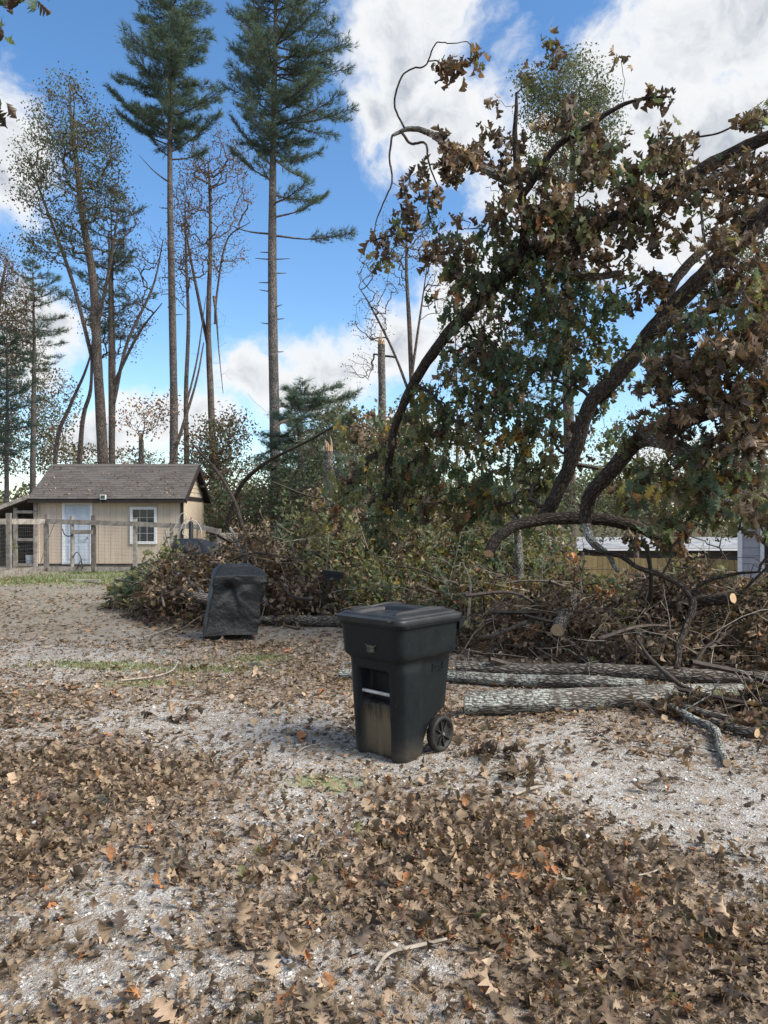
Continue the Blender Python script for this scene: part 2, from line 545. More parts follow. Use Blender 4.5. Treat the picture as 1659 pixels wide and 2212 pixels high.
def scatter(mb, variants, pos, X, Nn, scale, mid):
    """many small pieces into one mesh"""
    pos = np.asarray(pos, float); n = len(pos)
    if n == 0:
        return
    R = frames(X, Nn)
    scale = np.broadcast_to(scale, (n,)); mid = np.broadcast_to(mid, (n,))
    vid = rng.integers(0, len(variants), n)
    for k, (v, f) in enumerate(variants):
        s = np.where(vid == k)[0]
        if not len(s):
            continue
        vv = np.einsum('nij,vj->nvi', R[s] * scale[s][:, None, None], v) + pos[s][:, None]
        ff = f[None] + (np.arange(len(s)) * len(v))[:, None, None]
        mb.add(vv.reshape(-1, 3), ff.reshape(-1, f.shape[1]), np.repeat(mid[s], len(f)))


def pick(weights, n):
    """material slots drawn with the given weights {slot: weight}"""
    k = list(weights); p = np.array([weights[q] for q in k], float)
    return np.array(k)[rng.choice(len(k), n, p=p / p.sum())]


def grow(skel, targets, up=0.0, seg=4, sag=0.0, wob=0.12):
    """joins every target to the nearest point of a growing branch system; returns chains and child counts"""
    skel = np.asarray(skel, float)
    cap = len(skel) + len(targets) * seg + 5
    nodes = np.zeros((cap, 3)); nodes[:len(skel)] = skel
    parent = np.full(cap, -1); n = len(skel)
    dist0 = np.array([np.min(np.linalg.norm(skel - t, axis=1)) for t in targets])
    chains = []
    for ti in np.argsort(dist0):
        t = targets[ti]
        dv = nodes[:n] - t
        d = np.linalg.norm(dv, axis=1)
        c = d + up * np.maximum(0, dv[:, 2] + 0.35 * d)
        j = int(np.argmin(c))
        a = nodes[j]; L = d[j]
        ts = np.linspace(0, 1, seg + 1)[1:, None]
        pts = a + (t - a) * ts + rng.normal(0, wob * L / 2, (seg, 3)) * np.sin(ts * np.pi * 0.8)
        pts[:, 2] += (sag * L * np.sin(ts[:, 0] * np.pi))
        ids = [j]
        for p in pts:
            nodes[n] = p; parent[n] = ids[-1]; ids.append(n); n += 1
        chains.append(ids)
    cnt = np.zeros(cap)
    for ids in chains:
        cnt[ids[-1]] += 1
    for i in range(n - 1, len(skel) - 1, -1):
        if parent[i] >= len(skel):
            cnt[parent[i]] += cnt[i]
    return nodes, chains, cnt


def twigs(mb, nodes, chains, cnt, r_tip, power=0.42, rmax=0.05, sides=4, m=0, base=0):
    for ids in chains:
        r = r_tip * np.maximum(cnt[ids], 1) ** power
        r[0] = r[1] if len(r) > 1 else r[0]
        tube(mb, nodes[ids], np.minimum(r, rmax), sides, m)

# ================================================================== GROUND
def leafiness(x, y):
    """0..1 how much of the ground leaves cover; the bare gravel patches are where cars and wind swept it"""
    x = np.asarray(x, float); y = np.asarray(y, float)
    n = (np.sin(1.9 * x + 1.1 * y + .6) + np.sin(-1.2 * x + 2.3 * y + 2.1) + np.sin(3.3 * x + 2.7 * y) * .8 + np.sin(4.9 * x - 3.8 * y + 1) * .7
         + np.sin(7.9 * x + 5.3 * y + 2) * .55 + np.sin(6.1 * x - 9.3 * y) * .5) / 4.5
    n2 = np.sin(17.3 * x + 11.1 * y) * np.sin(13.7 * y - 9.1 * x + 1.3) + .6 * np.sin(31 * x - 23 * y) * np.sin(27 * y + 19 * x)
    d = 0.53 + 0.24 * n + 0.13 * n2
    for (dx, dy, rx, ry, amt) in PATCH:
        c = on_ground(dx, dy)
        d = d + .75 * amt * np.exp(-(((x - c[0]) / rx) ** 2 + ((y - c[1]) / ry) ** 2))
    return np.clip(d, 0.0, 1.0)


PATCH = [(1130, 1850, .55, .55, .8), (1350, 2020, .6, .30, .7), (900, 1790, .35, .5, .5), (1580, 2120, .4, .2, .6), (1000, 1960, .35, .22, .5), (300, 1700, .6, .5, .35),
         (120, 1640, .5, .5, .45), (60, 1850, .3, .35, .5), (1150, 2150, .5, .12, .4), (640, 1900, .3, .3, .2),
         (1430, 1700, 1.0, .55, -1.0), (1600, 1790, .5, .35, -.9), (1220, 1590, .5, .4, -.5), (260, 1960, .28, .22, -.7), (160, 2110, .3, .12, -.6),
         (700, 1620, .9, .5, -.35), (420, 1560, 1.4, .7, -.55), (900, 1640, .6, .35, -.5), (100, 1425, 1.4, .9, -.7), (870, 2080, .3, .15, -.6), (450, 2120, .4, .1, -.5),
         (560, 1760, .5, .3, -.35), (1650, 1920, .35, .2, -.6), (120, 1275, 2.2, 1.2, -.4), (850, 2180, .3, .08, -.4)]


def axis(lo, hi, step, far):
    a = list(np.arange(lo, hi + 1e-6, step))
    s, p = step, a[-1]
    while p < far:
        s *= 1.35; p += s; a.append(p)
    s, p = step, a[0]
    while p > -far:
        s *= 1.35; p -= s; a.insert(0, p)
    return np.array(a)


gx, gy = axis(-14, 14, .20, 900), axis(-2, 30, .20, 900)
XX, YY = np.meshgrid(gx, gy)
ZZ = gz(XX, YY)
near = (np.abs(XX) < 14) & (YY > 0) & (YY < 30)
ZZ = ZZ + np.where(near, rng.normal(0, .004, ZZ.shape), 0)
nx_, ny_ = len(gx), len(gy)
i0 = (np.arange(ny_ - 1)[:, None] * nx_ + np.arange(nx_ - 1)[None]).ravel()
gmb = MB().add(np.stack([XX, YY, ZZ], -1).reshape(-1, 3), np.stack([i0, i0 + 1, i0 + nx_ + 1, i0 + nx_], 1))

m_ground, nt = new_mat('gravel_and_soil')
t = nt.n('ShaderNodeTexCoord'); ob = t.outputs['Object']
wv = nt.n('ShaderNodeTexNoise'); nt.put(wv.inputs['Vector'], ob); wv.inputs['Scale'].default_value = 25
ow = nt.vec('ADD', ob, nt.vec('SCALE', wv.outputs['Color'], .03))
v1 = nt.n('ShaderNodeTexVoronoi'); nt.put(v1.inputs['Vector'], ow); v1.inputs['Scale'].default_value = 62
v2 = nt.n('ShaderNodeTexVoronoi'); nt.put(v2.inputs['Vector'], ow); v2.inputs['Scale'].default_value = 165
sep = nt.n('ShaderNodeSeparateColor'); nt.put(sep.inputs[0], v1.outputs['Color'])
sep2 = nt.n('ShaderNodeSeparateColor'); nt.put(sep2.inputs[0], v2.outputs['Color'])
g1 = nt.mix(sep.outputs[0], c4((.31, .295, .27)), c4((.63, .62, .595)))
g2 = nt.mix(sep2.outputs[0], c4((.19, .17, .145)), c4((.57, .555, .525)))
st_mask = nt.math('MULTIPLY', nt.step(v1.outputs['Distance'], .55, .40), nt.step(sep.outputs[1], .45, .55))
gravel = nt.mix(st_mask, g2, g1)
dust = nt.step(nt.noise(ob, 2.6, 6, .6), .35, .7)
gravel = nt.mix(nt.math('MULTIPLY', dust, .55), gravel, c4((.56, .55, .525)))
soil = nt.mix(nt.noise(ob, 30, 6, .7), c4((.10, .075, .05)), c4((.23, .175, .12)))
sm = nt.noise(ob, 1.3, 7, .68)
soilmask = nt.step(sm, .46, .66)
fine = nt.step(nt.noise(ob, 19, 5, .7), .38, .62)
base = nt.mix(nt.math('MULTIPLY', soilmask, fine, clamp=True), gravel, soil)
# brown needle dust between the stones
base = nt.mix(nt.math('MULTIPLY', nt.step(nt.noise(ob, 7.5, 6, .75), .44, .66), .85), base, c4((.25, .19, .13)))
# leaf mould where litter gathers
atn = nt.n('ShaderNodeAttribute'); atn.attribute_name = 'mould'
mould = nt.step(nt.math('ADD', atn.outputs['Fac'], nt.math('MULTIPLY', nt.math('SUBTRACT', nt.noise(ob, 11, 7, .75), .5), 1.7)), .24, .80)
base = nt.mix(nt.math('MULTIPLY', mould, .9), base, nt.mix(nt.noise(ob, 55, 5, .8), c4((.105, .076, .050)), c4((.33, .245, .165))))
# thin grass and moss patches by the grill and in front of the shed
sp = nt.n('ShaderNodeSeparateXYZ'); nt.put(sp.inputs[0], ob)
far_soil = nt.step(nt.math('ADD', sp.outputs[1], nt.math('MULTIPLY', nt.noise(ob, .7, 5), 4.0)), 10.5, 14.0)
base = nt.mix(nt.math('MULTIPLY', far_soil, .8), base, nt.mix(nt.noise(ob, 9, 6, .7), c4((.15, .13, .095)), c4((.34, .305, .25))))
moss = None
for (dx, dy, rx, ry) in ((230, 1440, 1.0, .30), (440, 1445, .8, .25), (330, 1480, .7, .25), (560, 1420, .5, .4), (300, 1235, 3.5, 2.4), (110, 1255, 4.0, 2.0), (700, 1690, .35, .2)):
    c = on_ground(dx, dy)
    q = nt.vec('MULTIPLY', nt.vec('SUBTRACT', ob, (c[0], c[1], 0)), (1 / rx, 1 / ry, 0))
    q = nt.math('SUBTRACT', 1.0, nt.vec('LENGTH', q))
    moss = q if moss is None else nt.math('MAXIMUM', moss, q)
moss = nt.step(nt.math('ADD', moss, nt.math('MULTIPLY', nt.math('SUBTRACT', nt.noise(ob, 4.5, 7, .7), .5), 2.2)), .1, .7)
mossc = nt.mix(nt.noise(ob, 40, 5, .7), c4((.15, .19, .07)), c4((.31, .34, .17)))
base = nt.mix(nt.math('MULTIPLY', moss, .9), base, mossc)
wood_floor = nt.step(sp.outputs[1], 26, 34)
base = nt.mix(wood_floor, base, nt.mix(nt.noise(ob, 1.5, 6, .7), c4((.045, .055, .028)), c4((.12, .09, .055))))
nt.put(nt.bsdf.inputs['Base Color'], base)
nt.bsdf.inputs['Roughness'].default_value = .95
nt.bsdf.inputs['Specular IOR Level'].default_value = .1
hh = nt.math('ADD', nt.math('MULTIPLY', nt.step(v1.outputs['Distance'], .7, .1), nt.step(sep.outputs[1], .45, .55)), nt.math('MULTIPLY', nt.step(v2.outputs['Distance'], .7, .1), .5))
hh = nt.math('ADD', hh, nt.noise(ob, 14, 5, .7))
bump(nt, hh, .8, .012)
ground = gmb.build('ground', m_ground, smooth=True, kind='structure')
at_ = ground.data.attributes.new('mould', 'FLOAT', 'POINT')
at_.data.foreach_set('value', np.where(YY > 0, leafiness(XX, YY), .5).astype(np.float32).ravel())
tag(ground, 'pale gravel and soil yard strewn with leaves', 'ground', kind='structure')

# ================================================================== SHED
SX, SY = -9.22, 24.9
m_side = simple('beige_siding', (.57, .475, .38), (.50, .415, .325), 1.6, .75, bscale=30, bstr=.15, bdist=.004, stretch=(2, 2, .3))
m_gable = simple('cream_gable_siding', (.56, .47, .35), (.49, .41, .30), 2, .75)
m_brown = simple('dark_brown_trim', (.035, .026, .021), (.022, .017, .015), 4, .7)
m_white = simple('white_trim_paint', (.74, .75, .76), (.66, .67, .68), 5, .5)
m_door = simple('pale_blue_grey_door_paint', (.50, .56, .63), (.45, .51, .58), 3, .5)
m_glass, nt = new_mat('dark_window_glass')
nt.bsdf.inputs['Base Color'].default_value = (.03, .035, .04, 1); nt.bsdf.inputs['Roughness'].default_value = .08
m_metal = simple('dull_metal', (.45, .44, .42), (.33, .32, .31), 12, .4, metal=.9)
m_deck = simple('roof_edge', (.04, .032, .028), (.03, .025, .022), 4, .8)
m_wood = simple('weathered_grey_wood', (.30, .275, .245), (.17, .15, .13), 7, .85, stretch=(1, 1, 1), bscale=40, bstr=.4, objrnd=.2)
m_woodd = simple('dark_weathered_wood', (.15, .13, .115), (.085, .073, .065), 7, .85, bscale=40, bstr=.4, objrnd=.2)
m_shing, nt = new_mat('asphalt_shingle')
t = nt.n('ShaderNodeTexCoord'); oi = nt.n('ShaderNodeObjectInfo')
k = nt.step(oi.outputs['Random'], 0, 1, .84, 1.16)
cc = nt.mix(nt.noise(t.outputs['Object'], 90, 4, .7), c4((.050, .045, .042)), c4((.118, .107, .100)))
nt.put(nt.bsdf.inputs['Base Color'], nt.vec('SCALE', cc, k)); nt.bsdf.inputs['Roughness'].default_value = .95
bump(nt, nt.noise(t.outputs['Object'], 120, 3), .5, .004)

shed = thing('garden_shed', 'beige garden shed with brown shingle roof behind the wire fence', 'shed', (SX, SY, 0))
HW, DEP, ZB, ZW = 2.40, 3.04, .14, 2.36
slope = (3.56 - 2.32) / 1.82
for i in range(4):                                     # grooved plywood sheets
    mb = MB()
    x0 = -HW + i * 1.2
    mb.box((x0 + .6, .05, (ZB + ZW) / 2), (1.196, .06, ZW - ZB))
    for j in range(6):
        mb.box((x0 + .1 + j * .2, .016, (ZB + ZW) / 2), (.188, .012, ZW - ZB - .004))
    mb.build('siding_panel', m_side, shed, False)
for i in range(3):
    mb = MB(); y0 = .09 + i * (DEP - .1) / 3; wdt = (DEP - .1) / 3
    mb.box((HW - .03, y0 + wdt / 2, (ZB + 2.30) / 2), (.06, wdt - .004, 2.30 - ZB))
    for j in range(5):
        mb.box((HW + .006, y0 + wdt / 10 + j * wdt / 5, (ZB + 2.30) / 2), (.012, wdt / 5 - .012, 2.30 - ZB - .004))
    mb.build('siding_panel', m_gable, shed, False)
MB().box((0, DEP, (ZB + ZW) / 2), (2 * HW, .06, ZW - ZB)).box((-HW + .03, DEP / 2 + .02, (ZB + ZW) / 2), (.06, DEP - .16, ZW - ZB)).build('back_wall', m_side, shed, False)
for x in (-HW - .0, HW + .0):
    MB().box((x + (.022 if x > 0 else -.022), -.012, (ZB + ZW) / 2), (.10, .05, ZW - ZB)).build('corner_board', m_brown if x > 0 else m_side, shed, False)
MB().box((HW + .028, DEP / 2, 2.36), (.03, DEP + .05, .13)).build('gable_trim', m_brown, shed, False)
nlap = 7
for i in range(nlap):                                  # lap boards of the gable triangle
    za, zb = 2.43 + i * .155, 2.43 + (i + 1) * .155 - .004
    def yy(z):
        return max(0.0, 1.52 - (3.50 - z) / slope)
    ya, yb = yy(za), yy(zb)
    v = [[HW + .02, ya, za], [HW + .02, DEP - ya, za], [HW + .005, DEP - yb, zb], [HW + .005, yb, zb]]
    vv = np.array(v + [[q[0] - .02, q[1], q[2]] for q in v])
    MB().add(vv, [[0, 1, 2, 3], [7, 6, 5, 4], [1, 0, 4, 5], [2, 1, 5, 6], [3, 2, 6, 7], [0, 3, 7, 4]]).build('lap_board', m_gable, shed, False)
MB().box((0, DEP / 2, ZB / 2 + .01), (2 * HW - .1, DEP - .1, ZB)).build('skid_base', m_woodd, shed, False)
# roof
RX0, RX1 = -2.62, 2.62
prof = np.array([[-.30, 2.32], [1.52, 3.56], [3.34, 2.32], [3.34, 2.24], [1.52, 3.46], [-.30, 2.24]])
mb = MB()
va = np.array([[RX0, p[0], p[1]] for p in prof] + [[RX1, p[0], p[1]] for p in prof])
mb.add(va, [[0, 1, 7, 6], [1, 2, 8, 7], [2, 3, 9, 8], [3, 4, 10, 9], [4, 5, 11, 10], [5, 0, 6, 11]])
mb.add(va, [[0, 5, 4, 1], [1, 4, 3, 2], [6, 7, 10, 11], [7, 8, 9, 10]])
roof = mb.build('roof', m_deck, shed, False)
MB().box((0, -.315, 2.255), (RX1 - RX0 + .02, .025, .15)).build('fascia', m_brown, roof, False)
ang = math.atan(slope)
for s in (1, -1):                                      # rake boards on the visible gable end
    L = math.hypot(1.84, 1.25)
    c = (RX1 + .014, 1.52 - s * .92, 2.90 - .055)
    MB().box((0, 0, 0), (.03, L, .15), 0, Matrix.Rotation(s * ang, 3, 'X')).build('rake_board', m_brown, roof, False, c)
for z in range(3):
    MB().box((2.52, 1.52 + (-.75, 0, .75)[z], (2.85, 3.40, 2.85)[z]), (.2, .05, .09)).build('lookout', m_woodd, roof, False)
rot = Matrix.Rotation(ang, 3, 'X')
shmesh = []
for k in range(4):
    mb = MB()
    mb.box((0, 0, .006 + .001 * k), (.318, .19, .010), 0, Matrix.Rotation(-.045, 3, 'X'))
    shmesh.append(mb.mesh('shingle', m_shing, False))
NC = 17
for r in range(NC):
    sl = .055 + r * (2.20 - .02) / NC
    y, z = -.31 + sl * math.cos(ang), 2.335 + sl * math.sin(ang) - .006
    off = (0, .16, .08)[r % 3]
    xs = [RX0 - .01 + off + .165 * 1 + i * .3275 for i in range(16 if off == 0 else 15)]
    if off:
        xs += [None, 'end']
    for i, x in enumerate(xs):
        sc = 1.0
        if x is None:
            sc = off / .3275; x = RX0 - .01 + off / 2
        elif x == 'end':
            sc = (.3275 - off) / .3275; x = RX0 - .01 + 16 * .3275 - (.3275 - off) / 2
        o = link('shingle', shmesh[random.randrange(4)], roof, (x, y, z + random.uniform(-.001, .003)))
        o.rotation_euler = (ang, 0, random.uniform(-.006, .006))
        o.scale = (sc, 1, 1)
mb = MB().box((0, 0, 0), (RX1 - RX0, .15, .02), 0, rot)
mb.build('ridge_cap', m_shing, roof, False, (0, 1.46, 3.555))
# door
mb = MB(); dx0, dx1 = -1.60, -.59
door = MB().box(((dx0 + dx1) / 2, -.003, 1.12), (dx1 - dx0 - .16, .03, 1.96)).build('door', m_door, shed, False)
dm = (dx0 + dx1) / 2
for (z, h) in ((1.82, .34), (1.22, .70), (.52, .50)):
    for s in (-1, 1):
        mb = MB().box((dm + s * .19, -.022, z), (.28, .012, h)).box((dm + s * .19, -.030, z), (.21, .012, h - .08))
        mb.build('raised_panel', m_door, door, False)
mb = MB(); tube(mb, [(dx1 - .16, -.015, 1.02), (dx1 - .16, -.05, 1.02), (dx1 - .16, -.085, 1.02)], [.012, .028, .02], 10, 0, 0)
mb.build('knob', m_metal, door)
for x in (dx0 + .04, dx1 - .04):
    MB().box((x, -.012, 1.13), (.085, .055, 2.02)).build('door_trim', m_white, shed, False)
MB().box((dm, -.013, 2.165), (dx1 - dx0 + .01, .058, .085)).build('door_trim', m_white, shed, False)
MB().box((dm, -.03, .115), (dx1 - dx0, .10, .05)).build('threshold', m_woodd, shed, False)
# window
wx0, wx1, wz0, wz1 = .68, 1.58, .80, 2.05
win = MB().box(((wx0 + wx1) / 2, .005, (wz0 + wz1) / 2), (wx1 - wx0 - .14, .02, wz1 - wz0 - .14)).build('window', m_glass, shed, False)
for x in (wx0 + .045, wx1 - .045):
    MB().box((x, -.014, (wz0 + wz1) / 2), (.09, .06, wz1 - wz0)).build('frame', m_white, win, False)
for z in (wz0 + .045, wz1 - .045):
    MB().box(((wx0 + wx1) / 2, -.014, z), (wx1 - wx0 - .182, .058, .09)).build('frame', m_white, win, False)
iw, ih = wx1 - wx0 - .18, wz1 - wz0 - .18
for cidx in range(3):
    for r in range(4):
        MB().box((wx0 + .09 + iw * (cidx + .5) / 3, -.012, wz0 + .09 + ih * (r + .5) / 4), (iw / 3 - .018, .008, ih / 4 - .018)).build('pane', m_glass, win, False)
m_munt = simple('grey_muntin', (.42, .44, .45), (.36, .38, .39), 5, .6)
for cidx in (1, 2):
    MB().box((wx0 + .09 + iw * cidx / 3, -.017, (wz0 + wz1) / 2), (.016, .014, ih)).build('muntin', m_munt, win, False)
for r in (1, 2, 3):
    MB().box(((wx0 + wx1) / 2, -.019, wz0 + .09 + ih * r / 4), (iw, .014, .03 if r == 2 else .016)).build('muntin', m_munt, win, False)
# flood lamp at the eave
lampx = -.10
fl = MB().box((lampx, -.36, 2.37), (.19, .06, .16)).build('flood_lamp', m_white, shed, False)
MB().box((lampx, -.394, 2.37), (.14, .012, .11)).build('lamp_glass', m_glass, fl, False)
MB().box((lampx - .09, -.34, 2.22), (.03, .04, .14)).build('bracket', m_woodd, fl, False)
# leaves and twigs lying on the roof
mb = MB(); n = 160
xs = rng.uniform(RX0 + .2, RX1 - .2, n); sl = rng.beta(1.2, 2.2, n) * 2.1 + .05
pos = np.stack([xs, -.30 + sl * math.cos(ang), 2.36 + sl * math.sin(ang)], 1)
a = rng.uniform(0, 6.28, n)
Xd = np.stack([np.cos(a), np.sin(a) * math.cos(ang), np.sin(a) * math.sin(ang)], 1)
scatter(mb, LITTER_LO, pos, Xd, np.tile([0, -math.sin(ang), math.cos(ang)], (n, 1)) + rng.normal(0, .25, (n, 3)), rng.uniform(.07, .13, n), pick({GREY: 3, TAN: 3, RUST: 1}, n))
for i in range(14):
    x = rng.uniform(RX0 + .3, RX1 - .4); s0 = rng.uniform(.1, 1.6); dxx = rng.uniform(-.5, .5); ds = rng.uniform(-.15, .3)
    pts = [(x + dxx * q, -.30 + (s0 + ds * q * q) * math.cos(ang), 2.37 + (s0 + ds * q * q) * math.sin(ang)) for q in (0, .4, 1)]
    tube(mb, spline(pts, 5), [.008, .004], 4, 8)
tag(mb.build('roof_debris', LEAFS + [B_TWIGP], None, True, (SX, SY, 0)), 'dead leaves and twigs scattered over the shed roof', 'debris', kind='stuff')

# ------------------------------------------------------------------ lean-to coop left of the shed
coop = thing('animal_coop', 'open weathered wood and wire lean-to at the end of the shed', 'coop', (-12.4, 24.85, 0))
rp = Matrix.Rotation(math.radians(-21), 3, 'Y')
MB().box((-.28, 1.0, 2.03), (1.9, 2.6, .07), 0, rp).build('roof', m_woodd, coop, False)
MB().box((-.28, -.32, 2.05), (1.9, .035, .13), 0, rp).build('roof_edge_board', m_wood, coop, False)
for (x, h) in ((-.95, 1.80), (.02, 2.02), (.70, 2.22)):
    MB().box((x, 0, h / 2), (.11, .11, h)).build('post', m_wood, coop, False)
for (z, x0, x1) in ((1.88, .06, .66), (.95, .06, .66), (.10, .06, .66)):
    MB().box(((x0 + x1) / 2, -.01, z), (x1 - x0 - .01, .05, .10)).build('door_rail', m_wood, coop, False)
MB().box((-.2, 2.2, 1.0), (1.8, .04, 2.0)).build('back_boards', m_woodd, coop, False)
MB().box((-1.05, 1.1, .9), (.04, 2.2, 1.8)).build('side_boards', m_woodd, coop, False)
MB().box((.1, 1.4, .62), (1.2, .8, .05)).build('roost_shelf', m_woodd, coop, False)
m_wire = simple('galvanised_wire', (.20, .20, .195), (.14, .14, .135), 8, .6, metal=.3)
m_black = simple('black_plastic', (.02, .021, .022), (.014, .015, .016), 8, .5)


def wire_panel(name, parent, a, b, z0a, z1a, z0b, z1b, sx=.10, sz=.10, r=.0022, kind='stuff'):
    """welded wire between two points"""
    a = np.asarray(a, float); b = np.asarray(b, float); L = np.linalg.norm(b - a); mb = MB()
    n = max(1, int(L / sx))
    for i in range(n + 1):
        t_ = i / n; p = a + (b - a) * t_
        za, zb = z0a + (z0b - z0a) * t_, z1a + (z1b - z1a) * t_
        bow = .012 * math.sin(t_ * 9)
        tube(mb, [(p[0] + bow, p[1], za), (p[0] - bow, p[1], (za + zb) / 2), (p[0], p[1], zb)], r, 3)
    nzz = int((z1a - z0a) / sz)
    for i in range(nzz + 1):
        t_ = i / nzz
        pa = (a[0], a[1], z0a + (z1a - z0a) * t_); pb = (b[0], b[1], z0b + (z1b - z0b) * t_)
        pm = ((pa[0] + pb[0]) / 2, (pa[1] + pb[1]) / 2, (pa[2] + pb[2]) / 2 - .015)
        tube(mb, [pa, pm, pb], r, 3)
    o = mb.build(name, m_wire, parent, True)
    o['kind'] = kind
    return o


wire_panel('wire_mesh', coop, (-.93, .06), (.68, .06), .05, 1.75, .05, 2.15, .07, .08)
bucket = thing('bucket', 'white plastic bucket standing inside the lean-to coop', 'bucket', (-12.02, 25.15, .02))
mb = MB(); th = np.linspace(0, 2 * np.pi, 20)
tube(mb, [(0, 0, 0), (0, 0, .02), (0, 0, .36), (0, 0, .40)], [.13, .135, .16, .165], 18, 0, 0); mb.build('pail', m_white, bucket)
mb = MB(); tube(mb, [(.17 * math.cos(q), .02, .38 - .10 * math.sin(q)) for q in np.linspace(0, math.pi, 9)], .004, 5); mb.build('handle', m_metal, bucket)

# ------------------------------------------------------------------ wire fence in front of the shed
fence = thing('wire_fence', 'weathered post and rail fence with welded wire before the shed', 'fence', (0, 0, 0))
posts = [(-10.45, 19.2, 1.62, .13), (-10.80, 21.3, 1.80, .12), (-10.5, 23.0, 1.78, .12), (-9.03, 23.0, 1.78, .12), (-7.74, 23.0, 1.66, .11), (-6.6, 23.0, 1.45, .09), (-5.72, 22.9, 1.55, .13), (-5.05, 22.7, 1.35, .10), (-4.6, 22.9, 1.18, .11)]
for (x, y, h, s) in posts:
    zb = float(gz(x, y))
    tilt = Matrix.Rotation(random.uniform(-.012, .012), 3, 'Y')
    MB().box((0, 0, h / 2 - .05), (s, s, h + .1), 0, tilt).build('post', m_wood if x not in (-9.03,) else m_woodd, fence, False, (x, y, zb))


def board(parent, name, a, b, h, th_, mat):
    a = Vector(a); b = Vector(b); d = b - a
    o = MB().box((0, 0, 0), (d.length, th_, h)).build(name, mat, parent, False, (a + b) / 2)
    o.rotation_euler = d.to_track_quat('X', 'Z').to_euler()
    return o


board(fence, 'top_rail', (-10.42, 18.9, 1.56), (-10.88, 21.2, 1.57), .16, .04, m_wood)
board(fence, 'top_rail', (-10.88, 21.22, 1.57), (-10.52, 22.92, 1.56), .16, .04, m_wood)
board(fence, 'top_rail', (-10.44, 22.90, 1.57), (-7.72, 22.90, 1.49), .15, .04, m_wood)
board(fence, 'top_rail', (-7.70, 22.90, 1.49), (-5.75, 22.80, 1.40), .15, .04, m_wood)
board(fence, 'top_rail', (-5.74, 22.78, 1.41), (-5.0, 22.6, 1.24), .15, .04, m_wood)
board(fence, 'top_rail', (-5.0, 22.62, 1.12), (-4.55, 22.8, 1.10), .14, .04, m_wood)
board(fence, 'base_board', (-10.40, 18.9, .10), (-10.70, 21.3, .10), .18, .04, m_wood)
board(fence, 'base_board', (-10.72, 21.34, .10), (-10.55, 22.90, .10), .18, .04, m_wood)
board(fence, 'base_board', (-10.42, 22.92, .09), (-9.10, 22.92, .09), .16, .04, m_wood)
board(fence, 'base_board', (-8.96, 22.92, .09), (-6.65, 22.92, .07), .15, .04, m_wood)
board(fence, 'gate_rail', (-9.66, 22.84, 1.24), (-9.0, 22.84, 1.24), .13, .04, m_wood)
wire_panel('wire_mesh', fence, (-10.42, 22.97), (-9.10, 22.97), .1, 1.52, .1, 1.5)
wire_panel('wire_mesh', fence, (-8.96, 22.97), (-5.8, 22.95), .1, 1.50, .1, 1.36)
wire_panel('wire_mesh', fence, (-10.42, 19.0), (-10.76, 21.25), .1, 1.5, .1, 1.5)
wire_panel('wire_mesh', fence, (-10.76, 21.35), (-10.5, 22.9), .1, 1.5, .1, 1.5)
gate = thing('garden_gate', 'narrow wire gate with short round post before the shed door', 'gate', (-9.68, 22.95, 0))
mb = MB(); tube(mb, [(0, 0, -.05), (.01, 0, .9), (.0, 0, 1.74)], .055, 9, 0, 0, .05); mb.build('gate_post', m_wood, gate)
mb = MB(); tube(mb, spline([(-.30, 0, 1.34), (-.2, -.05, 1.15), (0, -.08, 1.12), (.15, -.05, 1.28)], 12), .016, 6); mb.build('hose_loop', m_black, gate)
mb = MB(); tube(mb, spline([(.05, -.07, .45), (.18, -.08, .62), (.3, -.08, .45), (.36, -.08, .1), (.3, -.1, .35), (.2, -.1, .1)], 24), .014, 6); mb.build('hanging_cable', m_black, gate)
mb = MB(); tube(mb, [(-1.05 + .55, -.07, 1.55), (-.8, -.08, .75), (-1.0, -.1, .05)], .012, 5); mb.build('rope', m_wood, gate)

# stray board on the ground, chest-like things near fence
brd = MB().box((0, 0, .05), (.72, .14, .06)).build('loose_board', m_wood, None, False, (-7.7, 19.1, float(gz(-7.7, 19.1))), .06)
tag(brd, 'short pale board lying on the ground before the fence', 'board')

# ------------------------------------------------------------------ neighbour: privacy fence, house, long low building
m_pine_board = simple('yellow_pine_board', (.55, .40, .18), (.44, .315, .14), 5, .8, stretch=(3, 3, .5), objrnd=.15, bscale=30, bstr=.2)
pf = thing('privacy_fence', 'new yellow wooden board fence beside the grey house', 'fence', (0, 0, 0))
A, B = np.array([2.2, 23.4]), np.array([10.6, 18.9])
nb = 64; shared = [MB().box((0, 0, .0), (.138, .02, 1.82 + q)).mesh('fence_board', m_pine_board, False) for q in (0, .012, -.01)]
dirf = (B - A) / np.linalg.norm(B - A); fa = math.atan2(dirf[1], dirf[0])
for i in range(nb):
    p = A + (B - A) * (i + .5) / nb
    link('fence_board', shared[i % 3], pf, (p[0], p[1], -.35 + .02 * math.sin(i * .3)), fa)
for z in (.25, -.9):
    board(pf, 'back_rail', (A[0] - dirf[1] * .035, A[1] + dirf[0] * .035, z), (B[0] - dirf[1] * .035, B[1] + dirf[0] * .035, z), .09, .04, m_pine_board)

